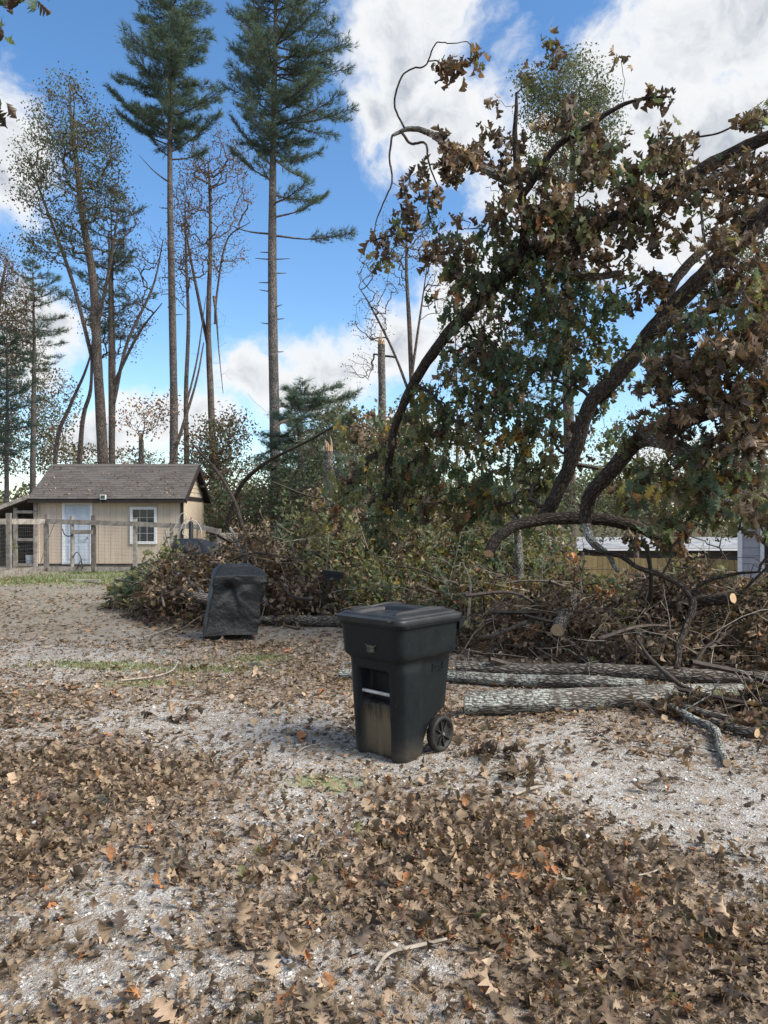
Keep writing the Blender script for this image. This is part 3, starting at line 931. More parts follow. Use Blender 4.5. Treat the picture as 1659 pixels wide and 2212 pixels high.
m_grey_side = simple('grey_lap_siding', (.36, .36, .40), (.31, .31, .35), 3, .6)
house = thing('grey_house', 'grey lap sided house with white corner trim at the yellow fence', 'house', (8.42, 17.6, 0), math.radians(-31))
for i in range(17):
    z = -1.5 + i * .19
    mb = MB().box((.28, .04, z + .095), (.40, .02, .186), 0, Matrix.Rotation(-.13, 3, 'X'))
    mb.build('lap_board', m_grey_side, house, False)
MB().box((3.2, .06, .15), (6.4, .03, 3.5)).box((.03, 3.0, .15), (.03, 5.9, 3.5)).build('wall', m_grey_side, house, False)
MB().box((.045, .02, .15), (.10, .07, 3.4)).build('corner_trim', m_white, house, False)
MB().box((.52, .018, .15), (.08, .07, 3.4)).build('corner_trim', m_white, house, False)
wn_ = MB().box((1.45, .03, .9), (1.75, .05, 1.5)).build('window', m_glass, house, False)
MB().box((1.47, -.01, .10), (1.8, .10, .10)).build('window_sill', m_white, wn_, False)
MB().box((1.47, -.01, 1.3), (1.8, .06, .06)).build('sash_bar', m_white, wn_, False)
MB().box((3.0, 2.9, 2.2), (7.0, 6.8, .12), 0, Matrix.Rotation(.06, 3, 'X')).build('roof', m_deck, house, False)
MB().box((2.5, -.35, 2.02), (5.6, .03, .16)).build('fascia', m_white, house, False)
MB().box((2.1, -.5, -.12), (1.7, .9, .28)).box((2.1, -.5, -.75), (1.5, .7, 1.0)).build('porch_box', m_grey_side, house, False)

m_tin = simple('white_metal_roof', (.34, .35, .36), (.20, .21, .22), 2.2, .45)
lowb = thing('low_white_building', 'long low building with white metal roof beyond the yellow fence', 'building', (10.5, 40, 0))
MB().box((0, 0, -.9), (20, 5, 1.9)).build('wall', simple('brown_wall', (.10, .08, .07), (.06, .05, .045), 3, .8), lowb, False)
mb = MB(); xs = np.arange(-10.3, 10.3, .25)
for x in xs:
    mb.box((x + .12, -2.0, .42), (.246, 2.2, .05), 0, Matrix.Rotation(.22, 3, 'X'))
rf_ = mb.build('roof', m_tin, lowb, False)
MB().box((0, -3.05, .14), (20.6, .04, .16)).build('gutter', m_white, rf_, False)
for i in range(3):
    MB().box((-5 + i * 4.5, -2.52, -.55), (1.1, .05, .6)).build('window', m_glass, lowb, False)

# ================================================================== TREES
FAR_LEAVES = [leaf_mat('far_leaf_green', (0.13, 0.165, 0.10), (0.075, 0.11, 0.07), .3, .35), leaf_mat('far_leaf_olive', (0.21, 0.205, 0.11), (0.13, 0.14, 0.075), .3, .35),
              leaf_mat('far_leaf_russet', (0.23, 0.125, 0.08), (0.15, 0.09, 0.065), .3, .35), leaf_mat('far_leaf_brown', (0.13, 0.10, 0.075), (0.085, 0.066, 0.052), .25, .35), L_YELLOW, L_ORANGE]
F_GREEN, F_OLIVE, F_RUST, F_DARK, F_YELLOW, F_ORANGE = range(6)


def ellipsoid_points(blobs, n):
    """points inside ellipsoids given as (dx, dy, rx, ry, Y, rdepth) in survey units / metres; weight by size"""
    wts = np.array([b[2] * b[3] * (b[6] if len(b) > 6 else 1.0) for b in blobs], float)
    ids = rng.choice(len(blobs), n, p=wts / wts.sum())
    u = rng.normal(size=(n, 3)); u /= np.linalg.norm(u, axis=1)[:, None]
    u *= rng.uniform(0.15, 1, n)[:, None] ** (1 / 2.4)
    out = np.zeros((n, 3))
    for i in range(n):
        dx, dy, rx, ry, Y, rd = blobs[ids[i]][:6]
        out[i] = D(dx + u[i, 0] * rx, dy + u[i, 2] * ry, Y + u[i, 1] * rd)
    return out, ids


def broadleaf(name, label, Y, trunk, r0, blobs, ntips, leaves, lsize, wts, r_tip=.008, bark=None, up=1.0, extra=(), group='trees behind the yard', bare=.0, skel_from=.35):
    """trunk: survey pixels; blobs: crown parts (dx, dy, rx, ry, depth radius)"""
    pts = np.array([D(x, y, Y) for x, y in trunk])
    base = pts[0].copy(); base[2] = float(gz(base[0], base[1])) - .1
    if pts[0][2] > base[2] + .3:
        pts = np.vstack([base + (0, 0, 0), pts])
        pts[0][0] = pts[1][0] + (pts[1][0] - pts[2][0]) * .3 if len(pts) > 2 else pts[1][0]
        base = pts[0]
    root = thing(name, label, 'tree', base, 0, group)
    bk = bark or B_TREE
    tp = spline(pts, 26) - base
    mb = MB(); tube(mb, tp, [r0 * 1.18, r0, r0 * .8, r0 * .55, r0 * .22], 10, 0, None, .035)
    sk = [tp[int(len(tp) * skel_from):]]
    for ex in extra:                                   # second stems
        e = spline([D(x, y, Y + dz) for x, y, dz in ex[0]], 18) - base
        tube(mb, e, [ex[1], ex[1] * .75, ex[1] * .25], 8, 0, None, .035)
        sk.append(e[4:])
    mb.build('trunk', bk, root)
    ntips = int(ntips * 1.7); lsize = lsize * 1.5; leaves = int(leaves * 1.35)
    tips, _ = ellipsoid_points([(b[0], b[1], b[2], b[3], Y, b[4]) for b in blobs], ntips)
    tips = tips - base
    nodes, chains, cnt = grow(np.vstack(sk), tips, up)
    mb = MB(); twigs(mb, nodes, chains, cnt, r_tip, .5, r0 * .5, 5)
    mb.build('branches', bk, root, kind='stuff')
    if leaves:
        keep = tips[rng.random(len(tips)) > bare]
        k = np.repeat(np.arange(len(keep)), leaves)
        p = keep[k] + rng.normal(0, lsize * 2.0, (len(k), 3))
        Xd = rng.normal(size=(len(k), 3)); Xd[:, 2] -= .6
        mb = MB(); scatter(mb, SMALL, p, Xd, rng.normal(size=(len(k), 3)), rng.uniform(.7, 1.3, len(k)) * lsize, pick(wts, len(k)))
        mb.build('crown', FAR_LEAVES, root)
    return root


def pine(name, label, Y, xpx, top_dy, base_dy, r0, prof, whorl=.5, per=5, dens=1.0, tuft=.2, stubs=(), limbs=(), mats=None, group='trees behind the yard', lean=0.0, twl=.55, trunk_top=None):
    """prof: rows (dy, left extent, right extent) in survey pixels from the trunk"""
    base = D(xpx, base_dy, Y); base[2] = float(gz(base[0], base[1])) - .1
    root = thing(name, label, 'tree', base, 0, group)
    topz = CAM_H + (HY - top_dy * K) / FPX * Y - base[2]
    upx = K / FPX * Y                                  # metres per survey pixel here
    zs = np.linspace(0, 1, 30)
    tp = np.stack([lean * zs * topz + .06 * np.sin(zs * 7 + xpx) * (topz / 20), .05 * np.sin(zs * 5), zs * topz], 1)
    mb = MB(); tube(mb, tp, np.interp(zs, [0, .03, .5, .9, 1], [r0 * 1.25, r0, r0 * .72, r0 * .25, .02]), 12, 0, None, .03)

    def at(z):
        return np.array([np.interp(z, tp[:, 2], tp[:, 0]), np.interp(z, tp[:, 2], tp[:, 1]), z])
    for (dy, az, ln) in stubs:
        z = CAM_H + (HY - dy * K) / FPX * Y - base[2]
        a = at(z); d = np.array([math.cos(az), math.sin(az), .12])
        tube(mb, [a, a + d * ln * .6 + r0 * d, a + d * (ln + r0)], [.035, .02, .012], 5)
    mb.build('trunk', B_PINE, root)
    pz = np.array([CAM_H + (HY - p[0] * K) / FPX * Y - base[2] for p in prof])
    pl = np.array([p[1] * upx for p in prof]); pr = np.array([p[2] * upx for p in prof])
    o = np.argsort(pz); pz, pl, pr = pz[o], pl[o], pr[o]
    bm = MB(); TP, TD = [], []

    def limb(a, tipp, thick, full=1.0):
        L = np.linalg.norm(tipp - a)
        d = unit(tipp - a)
        midp = a + (tipp - a) * .5 - np.array([0, 0, .06 * L])
        c = spline([a, midp, tipp], 8)
        tube(bm, c, [thick, thick * .6, .008], 5)
        nt_ = max(4, int(L * 6.0 * dens))
        if full < .1:
            return
        full = max(full, .6)
        for q in np.linspace(1 - full * .80, 1.0, nt_):
            p0 = c[min(7, int(q * 7))] * (1 - (q * 7) % 1) + c[min(7, int(q * 7) + 1)] * ((q * 7) % 1)
            for s in (-1, 1):
                side = unit(np.cross(d, [0, 0, 1.0])) * s
                l2 = twl * (1.15 - .55 * q) * rng.uniform(.6, 1.25) * min(1.0, .35 + L / 3)
                e = p0 + unit(side * rng.uniform(.5, 1.1) + d * .9 + np.array([0, 0, rng.uniform(-.1, .5)])) * l2
                tube(bm, [p0, (p0 + e) / 2 + rng.normal(0, .03, 3), e], [.012, .006], 3)
                for u_ in ((.35, .7, 1.0) if dens > .8 else (.6, 1.0)):
                    TP.append(p0 + (e - p0) * u_ + rng.normal(0, .05, 3)); TD.append(unit(e - p0) + rng.normal(0, .5, 3) + np.array([0, 0, .25]))
        for _ in range(3):
            TP.append(tipp + rng.normal(0, .05, 3)); TD.append(d + rng.normal(0, .3, 3))
    z = pz[0]
    while z < min(pz[-1], topz - .2):
        k = per + rng.integers(-1, 2)
        a0 = rng.uniform(0, 6.28)
        for i in range(k):
            az = a0 + i * 2 * np.pi / k + rng.normal(0, .25)
            el, er = np.interp(z, pz, pl), np.interp(z, pz, pr)
            cx_ = math.cos(az)
            L = (er if cx_ > 0 else el) * abs(cx_) + (el + er) / 2 * (1 - abs(cx_))
            L *= rng.choice([rng.uniform(.85, 1.15), rng.uniform(.3, .85)], p=[.5, .5])
            if L < .15:
                continue
            a = at(z + rng.uniform(-.1, .1))
            rise = rng.uniform(-.05, .42) * L
            tipp = a + np.array([math.cos(az) * L, math.sin(az) * L, rise])
            limb(a, tipp, .012 + .011 * L)
        z += whorl * rng.uniform(.75, 1.25)
    for lb in limbs:                                   # single limbs as surveyed: start dy, tip (dx, dy), share with needles
        dy, tx, ty, full = lb[:4]; dz = lb[4] if len(lb) > 4 else 0.0
        a = at(CAM_H + (HY - dy * K) / FPX * Y - base[2])
        limb(a, D(tx, ty, Y + dz) - base, .05, min(1.2, full * 1.6) if full > .1 else full)
    bm.build('branches', B_TREE, root, kind='stuff')
    mb = MB(); n = len(TP)
    scatter(mb, TUFT, np.array(TP), np.array(TD), rng.normal(size=(n, 3)), rng.uniform(.75, 1.3, n) * tuft * 1.3, pick(mats or {0: 5, 1: 2}, n))
    mb.build('crown', [N_PINE, N_PINE2], root)
    return root


# two tall white pines
pine('white_pine', 'tall straight white pine standing alone with a bare lower trunk', 31, 592, -180, 1150, .245,
     [(330, 40, 70), (300, 85, 120), (270, 75, 150), (230, 95, 165), (180, 90, 175), (120, 95, 150), (60, 95, 140), (0, 80, 140), (-60, 60, 110), (-130, 40, 60), (-170, 10, 10)],
     .42, 6, 1.0, .21,
     stubs=[(560, 3.0, .5), (560, .2, .5), (590, .3, .35), (630, 3.3, .3), (545, 2.9, .3), (690, .1, .25), (700, 3.2, .25), (760, .4, .2), (610, 2.8, .4), (880, .2, .2), (665, -.6, .3)],
     limbs=[(390, 505, 330, .45), (400, 560, 345, .5, -1), (360, 505, 262, .7), (350, 690, 330, .7, 1), (420, 680, 430, .55), (440, 660, 395, .6, -1.5), (470, 700, 425, .45, 1.2), (508, 755, 505, .42), (505, 480, 480, .03), (340, 660, 385, .8, -1), (300, 640, 345, .8, 2)])
pine('white_pine', 'tall dark white pine rising behind the shed roof', 37, 371, -150, 1010, .225,
     [(305, 60, 55), (285, 80, 75), (255, 100, 100), (220, 120, 110), (180, 95, 95), (130, 75, 95), (80, 80, 85), (30, 70, 80), (0, 62, 68), (-60, 48, 50), (-140, 10, 10)],
     .45, 6, 1.0, .24,
     stubs=[(600, 3.0, .4), (520, .4, .4), (680, .2, .3), (450, 3.0, .3)],
     limbs=[(300, 240, 195, .35), (315, 262, 250, .35), (395, 300, 335, .05), (330, 470, 250, .4), (340, 320, 290, .2), (345, 440, 330, .2)])

# pines at the far side
pine('loblolly_pine', 'slim ragged pine at the edge of the wood by the photo corner', 46, 72, 560, 1020, .20,
     [(800, 40, 45), (740, 70, 60), (700, 65, 75), (660, 60, 80), (620, 45, 60), (590, 35, 40), (565, 10, 10)], .62, 4, .8, .27)
pine('young_pine', 'bushy pine with feathery boughs between the bare trunks', 39, 243, 400, 1010, .13,
     [(720, 60, 40), (690, 95, 100), (640, 60, 110), (600, 110, 90), (560, 125, 60), (520, 100, 70), (480, 80, 80), (440, 50, 50), (405, 10, 10)], .7, 4, .8, .25, mats={0: 3, 1: 3})
pine('young_pine', 'dark low pine under the slim ragged pine', 42, 15, 700, 1020, .15,
     [(980, 60, 60), (900, 60, 60), (820, 55, 55), (760, 40, 40), (705, 8, 8)], .7, 4, .75, .27)
pine('young_pine', 'broken pine with bushy top behind the leaning sapling', 27, 650, 830, 1080, .09,
     [(1060, 60, 50), (1010, 75, 60), (960, 85, 70), (900, 70, 80), (870, 55, 105), (840, 25, 80)], .4, 6, 1.0, .22, limbs=[(905, 560, 990, .6), (880, 760, 850, .7), (900, 730, 890, .7)])
pine('young_pine', 'thin pine seen through the gap in the oak foliage', 30, 1195, 560, 1100, .10,
     [(900, 40, 50), (850, 50, 70), (800, 60, 80), (740, 50, 60), (680, 30, 40), (580, 8, 8)], .7, 4, .6, .2)
pine('young_pine', 'pale green pine sapling among the brush right of the lone pine', 18, 765, 970, 1200, .05,
     [(1130, 60, 50), (1080, 50, 45), (1030, 35, 30), (985, 10, 10)], .35, 5, .8, .17, mats={0: 2, 1: 4})

# broadleaves, thinning in autumn
broadleaf('oak_tree', 'tall thin leaved oak with spreading crown left of the dark pine', 36,
          [(222, 1005), (212, 800), (200, 600), (180, 480), (165, 350), (150, 220)], .24,
          [(140, 250, 75, 100, 2.6), (190, 330, 80, 90, 2.6), (90, 330, 65, 80, 2.3), (60, 390, 50, 60, 2), (150, 430, 100, 70, 2.5), (225, 300, 45, 70, 2), (120, 520, 90, 50, 2.4), (230, 420, 60, 60, 2)],
          430, 11, .088, {F_DARK: 1.5, F_OLIVE: 1.2, F_GREEN: 7, F_RUST: 1.0}, .009, extra=[([(212, 830, 0), (160, 620, .6), (100, 450, 1.0), (55, 330, 1.2)], .11), ([(207, 720, 0), (240, 560, -.5), (258, 430, -.8)], .10)])
broadleaf('bare_tree', 'slim bare tree with fine upswept branches beside the shed ridge', 38,
          [(242, 1005), (240, 800), (238, 640), (235, 500)], .17,
          [(240, 480, 60, 90, 2.4), (270, 600, 70, 90, 2.2), (300, 520, 60, 80, 2)], 190, 3, .08, {F_DARK: 2, F_OLIVE: 2, F_RUST: 1}, .008,
          extra=[([(246, 870, 0), (275, 740, .4), (330, 620, .8), (352, 520, 1.0)], .10), ([(245, 830, 0), (300, 720, -.6), (350, 655, -1)], .085)], bare=.35)
broadleaf('bare_tree', 'dark twin stemmed tree with russet twigs right of the dark pine', 39,
          [(460, 1010), (455, 850), (450, 700), (455, 500), (450, 350)], .19,
          [(455, 330, 60, 70, 2.2), (500, 420, 50, 70, 2), (420, 400, 45, 90, 2), (480, 540, 60, 60, 2), (390, 520, 40, 90, 2), (520, 330, 30, 50, 1.5)],
          330, 6, .075, {F_RUST: 3, F_DARK: 3, F_OLIVE: 1, F_ORANGE: 1}, .008, extra=[([(452, 760, 0), (420, 600, .5), (395, 470, .8)], .10), ([(465, 700, -.1), (468, 640, -.2), (490, 520, -.8), (540, 480, -1.2)], .07)], bare=.25)
broadleaf('bare_tree', 'thin grey trunk close beside the dark pine', 35,
          [(403, 1000), (402, 850), (407, 700), (402, 560), (400, 440)], .12,
          [(400, 430, 40, 90, 1.8), (430, 560, 50, 60, 1.6), (375, 600, 40, 60, 1.5)], 120, 4, .07, {F_RUST: 3, F_DARK: 2}, .007,
          extra=[([(398, 890, 0), (425, 780, .4), (445, 640, .7)], .06)], bare=.4)
broadleaf('leaning_tree', 'thin leaning trunk behind the left end of the shed', 41,
          [(122, 965), (150, 880), (185, 800), (205, 730)], .12, [(215, 700, 40, 50, 1.2)], 45, 3, .08, {F_DARK: 2, F_OLIVE: 1}, .008)
broadleaf('bare_tree', 'crooked dark stem behind the shed ridge near the leaning trunk', 40,
          [(172, 1005), (180, 900), (196, 840), (200, 740), (215, 650)], .13, [(200, 650, 60, 60, 1.6), (265, 720, 60, 60, 1.6), (280, 680, 50, 50, 1.6)], 130, 7, .08, {F_DARK: 2, F_RUST: 2, F_GREEN: 1}, .007, bare=.2)
broadleaf('oak_tree', 'reddish oak cut off by the photo edge above the dark low pine', 44,
          [(-30, 1000), (-20, 800), (0, 640), (15, 560)], .2, [(0, 580, 45, 60, 2), (35, 640, 45, 60, 2), (10, 720, 60, 80, 2)], 160, 9, .09, {F_RUST: 3, F_DARK: 2, F_OLIVE: 1}, .008)
broadleaf('birch_tree', 'bare pale stemmed tree with fine twigs right of the broken snag', 29,
          [(893, 1060), (892, 900), (885, 720), (878, 580), (880, 470)], .13,
          [(880, 500, 70, 70, 1.8), (830, 580, 60, 70, 1.6), (800, 690, 50, 60, 1.5), (930, 520, 50, 80, 1.6), (950, 620, 40, 70, 1.5), (780, 790, 40, 40, 1.3)],
          300, 3, .05, {F_DARK: 3, F_OLIVE: 1}, .0065, extra=[([(888, 860, 0), (850, 760, .3), (800, 660, .5), (775, 620, .6)], .06), ([(888, 820, 0), (905, 700, -.3), (925, 560, -.5)], .06)], bare=.35, group='trees behind the yard')
broadleaf('oak_tree', 'tall green leaved tree showing above the fallen oak crown', 33,
          [(1230, 1000), (1225, 700), (1235, 420), (1240, 200)], .26,
          [(1240, 190, 75, 90, 2.4), (1290, 260, 60, 80, 2.2), (1190, 250, 60, 70, 2), (1230, 340, 90, 80, 2.4), (1150, 180, 30, 40, 1.2)],
          380, 15, .085, {F_GREEN: 6, F_OLIVE: 3}, .008)
broadleaf('sapling', 'slim sapling with few pinkish leaves behind the shed ridge', 33, [(310, 1010), (306, 960), (312, 920), (310, 880)], .04,
          [(310, 900, 60, 45, 1.5), (350, 880, 40, 30, 1)], 60, 4, .09, {F_RUST: 2, F_OLIVE: 1, F_ORANGE: 1}, .005)
broadleaf('bushy_tree', 'low bushy tree at the shed right corner with broken limbs', 33, [(475, 1090), (470, 1000), (465, 940)], .10,
          [(455, 960, 60, 55, 2), (500, 930, 40, 40, 1.5), (440, 1010, 50, 50, 2), (490, 1010, 50, 50, 2)], 200, 9, .10, {F_RUST: 2, F_DARK: 3, F_GREEN: 2, F_OLIVE: 2}, .006)
broadleaf('bushy_tree', 'dark green bushy tree between the lone pine and the splintered snag', 24, [(730, 1150), (728, 1040), (735, 960), (730, 900)], .07,
          [(700, 960, 55, 60, 1.3), (760, 950, 45, 60, 1.3), (730, 900, 40, 40, 1.1), (690, 1030, 60, 45, 1.3), (770, 1030, 50, 45, 1.3)], 240, 9, .075, {F_GREEN: 6, F_OLIVE: 2, F_DARK: 2}, .005)
broadleaf('bushy_tree', 'bushy tree with orange tinted leaves beside the splintered snag', 20, [(860, 1150), (862, 1040), (850, 960)], .06,
          [(800, 930, 50, 40, 1.0), (850, 960, 60, 50, 1.0), (800, 1000, 60, 45, 1.0), (870, 1030, 70, 50, 1.2), (900, 930, 45, 45, 1.0)], 230, 8, .08, {F_GREEN: 3, F_OLIVE: 4, F_RUST: 2, F_ORANGE: .8}, .005)
broadleaf('bushy_tree', 'low green tree filling the gap right of the arched sapling', 26, [(600, 1130), (602, 1060), (598, 1000)], .06,
          [(580, 1040, 50, 50, 1.2), (630, 1060, 50, 45, 1.2), (560, 1090, 45, 40, 1.2)], 170, 8, .075, {F_GREEN: 6, F_OLIVE: 2, F_DARK: 2}, .005)
broadleaf('oak_tree', 'thin dark foliage tree at the photo edge behind the fallen oak', 24, [(1640, 1150), (1650, 800), (1640, 560)], .16,
          [(1630, 560, 60, 70, 1.5), (1660, 650, 50, 80, 1.5), (1640, 760, 60, 70, 1.5), (1600, 1000, 80, 70, 2), (1540, 1060, 80, 40, 2)], 220, 13, .08, {F_GREEN: 4, F_DARK: 2, F_OLIVE: 2}, .006)
for (x, top, Y, r, lab) in ((1040, 640, 34, .10, 'bare thin trunk behind the green oak foliage'), (1120, 700, 37, .10, 'second bare trunk behind the green oak foliage further along'),
                            (1375, 900, 30, .10, 'pale bare trunk behind the long oak branch'), (985, 700, 33, .09, 'faint trunk between the pale stemmed tree and the oak foliage')):
    broadleaf('bare_tree', lab, Y, [(x, 1130), (x + 3, (1130 + top) / 2), (x - 2, top)], r, [(x, top + 30, 45, 60, 1.5), (x + 20, top + 140, 50, 60, 1.5)], 90, 4, .07, {F_DARK: 2, F_OLIVE: 2, F_GREEN: 1}, .006, bare=.2)

# broken snags
def snag(label, Y, pts, r, n=26):
    p = np.array([D(x, y, Y) for x, y in pts]); b = p[0].copy(); b[2] = float(gz(b[0], b[1])) - .1
    p[0][2] = b[2]
    root = thing('broken_snag', label, 'tree trunk', b, 0, 'trees behind the yard')
    q = spline(p, 16) - b
    mb = MB(); ring = tube(mb, q, [r * 1.2, r, r * .9], 12, 0, None, .04); mb.build('trunk', B_PINE, root)
    mb = MB(); top = ring[-1][:-1]; c = top.mean(0)
    disc(mb, top, 0)
    for i in range(9):
        a = top[i % 12] * .8 + c * .2; h = rng.uniform(.1, .5)
        tube(mb, [a, a + np.array([0, 0, h * .6]), a + np.array([rng.normal(0, .03), rng.normal(0, .03), h])], [r * .28, r * .16, .004], 4)
    mb.build('splintered_top', SPLINT, root)
    mb = MB()
    for i in range(5):
        z = rng.uniform(.5, 1) * q[-1][2]; a = rng.uniform(0, 6.28); s = np.array([math.cos(a), math.sin(a), .2])
        pz_ = np.array([np.interp(z, q[:, 2], q[:, 0]), np.interp(z, q[:, 2], q[:, 1]), z])
        tube(mb, [pz_, pz_ + s * (r + .15)], [.025, .012], 5)
    mb.build('branch_stubs', B_TREE, root, kind='stuff')


snag('tall broken snag with splintered tip left of the pale stemmed tree', 25, [(826, 1110), (826, 950), (824, 745)], .135)
snag('stout broken stump with torn orange wood near the lone pine', 22, [(710, 1110), (711, 1040), (710, 975)], .14)
snag('short thin broken snag behind the shed ridge', 34, [(305, 1020), (305, 980), (305, 950)], .12)


def pole(name, label, cat, pts, r, mat, n=22, sides=8, cutend=None, tw=0, group=None, jit=.04):
    """a single branch or log given by points in space"""
    p = spline(np.asarray(pts, float), n); b = p[0].copy()
    root = thing(name, label, cat, b, 0, group)
    mb = MB(); ring = tube(mb, p - b, r, sides, 0, None, jit)
    o = mb.build('stem', mat, root)
    if cutend is not None:
        for e in cutend:
            mb = MB(); disc(mb, ring[e][:-1], 0, 1 if e == -1 else -1); mb.build('cut_end', CUT, root, False)
    if tw:
        sk = (p - b)[3:]
        tg = sk[rng.integers(0, len(sk), tw)] + rng.normal(0, .35, (tw, 3)) + np.array([0, 0, .1])
        nodes, ch, cnt = grow(sk, tg)
        mb = MB(); twigs(mb, nodes, ch, cnt, .004, .5, .02); mb.build('twigs', mat, root, kind='stuff')
    return root


# saplings bent over by the storm
pole('leaning_sapling', 'long bent sapling leaning away from the shed corner', 'sapling', [D(528, 1150, 20), D(505, 1080, 20.4), D(470, 1020, 21), D(430, 975, 21.5), D(415, 958, 21.8)], [.055, .05, .035, .02], B_OAK, tw=10)
pole('arched_sapling', 'arched broken sapling sweeping up from the brush toward the oak', 'sapling', [D(490, 1130, 23.5), D(520, 1050, 23), D(560, 1010, 22.5), D(600, 985, 22), D(680, 945, 21), D(765, 893, 19.5)], [.07, .065, .055, .04, .02], B_OAK, tw=14)
pole('bent_sapling', 'hooked broken limb curving over the bushy pine', 'limb', [D(650, 1060, 26.5), D(648, 960, 26.6), D(644, 912, 26.6), D(615, 910, 26), D(590, 925, 25.5)], [.10, .09, .07, .03], B_TREE, tw=8)
pole('leaning_pole', 'dark leaning trunk crossing the thin grey trunk behind the shed', 'trunk', [D(366, 1010, 34), D(395, 920, 34.3), D(425, 820, 34.6), D(440, 740, 35)], [.10, .08, .05, .03], B_TREE, tw=10)
pole('hanging_limb', 'broken limb hanging from the twin stemmed tree', 'limb', [D(462, 640, 38.5), D(468, 690, 38.4), D(473, 760, 38.3), D(482, 850, 38.2)], [.08, .05, .03, .015], B_TREE, tw=26)

# ------------------------------------------------------------------ undergrowth and far woods
def mass(name, label, cat, blobs, n, size, wts, kind=None, branches=0, mats=FAR_LEAVES, variants=FLAT, group=None):
    """leafy shrub or wood edge made of leaf sized faces; blobs (dx, dy, rx, ry, Y, rd)"""
    c = np.mean([D(b[0], b[1], b[4]) for b in blobs], 0); c[2] = float(gz(c[0], c[1]))
    p, ids = ellipsoid_points(blobs, n)
    keep = p[:, 2] > gz(p[:, 0], p[:, 1]) + .02
    p = p[keep] - c
    root = thing(name, label, cat, c, 0, group, kind)
    cl = rng.integers(0, max(3, n // 60), len(p))
    Xd = rng.normal(size=(len(p), 3)); Xd[:, 2] -= .5
    mb = MB(); w_ = pick(wts, len(p))
    scatter(mb, variants, p, Xd, rng.normal(size=(len(p), 3)) + np.array([0, 0, .6]), rng.uniform(.6, 1.4, len(p)) * size, w_)
    mb.build('foliage', mats, root)
    if branches:
        tg = p[rng.integers(0, len(p), branches)]
        base = np.array([[b[0] + rng.normal(0, b[2] * .3), b[1], 0] for b in blobs])
        sk = np.array([D(b[0], 0, b[4]) for b in blobs]); sk[:, 2] = gz(sk[:, 0], sk[:, 1])
        nodes, ch, cnt = grow(sk - c, tg, 1.0, wob=.2)
        mb = MB(); twigs(mb, nodes, ch, cnt, .006, .5, .05); mb.build('stems', B_TREE, root, kind='stuff')
    return root


hill = []
for i in range(70):
    dx = -60 + i * 26 + rng.normal(0, 10)
    hill.append((dx, 1085 + rng.normal(0, 8), 34, rng.uniform(28, 58), rng.uniform(85, 120), 5))
mass('distant_woods', 'far wooded hillside along the horizon', 'woods', hill, 20000, .68, {F_GREEN: 5, F_OLIVE: 3, F_RUST: 1, F_DARK: 1}, 'stuff')
far2 = [(-10, 760, 60, 130, 58, 4), (60, 800, 50, 110, 58, 4), (120, 880, 60, 90, 57, 4), (60, 960, 90, 70, 52, 3), (-20, 940, 70, 110, 50, 3), (130, 990, 60, 45, 50, 3), (10, 860, 40, 120, 53, 3), (100, 900, 40, 60, 54, 3), (190, 985, 60, 30, 50, 3), (280, 990, 60, 25, 50, 3)]
mass('wood_edge', 'brown and green thicket behind the left end of the shed', 'thicket', far2, 17000, .19, {F_RUST: 3, F_DARK: 4, F_GREEN: 4, F_OLIVE: 2}, 'stuff', 60)
mass('wood_edge', 'pale green and russet tree band beyond the lone pine', 'thicket', [(560, 1030, 60, 50, 60, 4), (640, 1000, 60, 70, 62, 4), (720, 990, 60, 80, 60, 4), (800, 980, 60, 90, 60, 4), (880, 960, 70, 110, 62, 4), (960, 990, 60, 90, 60, 4), (1060, 1000, 70, 80, 60, 4), (1180, 1010, 80, 70, 62, 4), (1300, 1000, 80, 80, 62, 4), (1450, 990, 90, 90, 60, 4), (1600, 980, 90, 100, 60, 4), (330, 1010, 70, 35, 60, 4), (430, 1010, 60, 40, 60, 4)], 15000, .22, {F_GREEN: 6, F_OLIVE: 4, F_RUST: 2, F_DARK: 1}, 'stuff', 60)
mass('thicket', 'dark green thicket right of the shed gable', 'thicket', [(470, 1110, 40, 60, 29, 2), (520, 1120, 50, 60, 27, 2), (560, 1090, 40, 40, 30, 2), (650, 1110, 70, 50, 26, 2), (480, 1060, 30, 40, 31, 2), (740, 1090, 60, 40, 26, 2)], 9000, .13, {F_GREEN: 5, F_DARK: 3, F_OLIVE: 2, F_RUST: 1}, 'stuff', 60)
mass('thicket', 'grey green thicket behind the leaning oak limbs', 'thicket', [(900, 1060, 120, 60, 24, 2), (1050, 1080, 120, 50, 24, 2), (1250, 1080, 140, 60, 27, 2), (1450, 1080, 120, 70, 27, 2), (1600, 1060, 90, 80, 26, 2), (1330, 1040, 80, 60, 30, 2)], 11000, .13, {F_GREEN: 5, F_DARK: 2, F_OLIVE: 3}, 'stuff', 60)
mass('thicket', 'grey brown undergrowth beyond the yard under the oak limbs', 'thicket', [(700, 1100, 90, 35, 36, 2), (850, 1095, 110, 40, 38, 3), (1050, 1090, 120, 45, 38, 3), (1250, 1085, 130, 50, 44, 3), (1450, 1085, 130, 55, 46, 3), (1620, 1080, 110, 60, 46, 3), (560, 1090, 80, 35, 40, 2)], 9000, .2, {F_GREEN: 5, F_DARK: 3, F_OLIVE: 3, F_RUST: 1}, 'stuff', 40)
mass('thicket', 'scrub half hiding the low white building', 'thicket', [(1190, 1165, 60, 40, 17.5, .8), (1100, 1150, 70, 50, 17, .8), (1450, 1135, 60, 30, 26, .8), (1300, 1150, 50, 22, 26, .8), (1560, 1140, 50, 30, 26, .8)], 2400, .10, {F_GREEN: 5, F_DARK: 2, F_OLIVE: 4, F_RUST: 1}, 'stuff', 70)
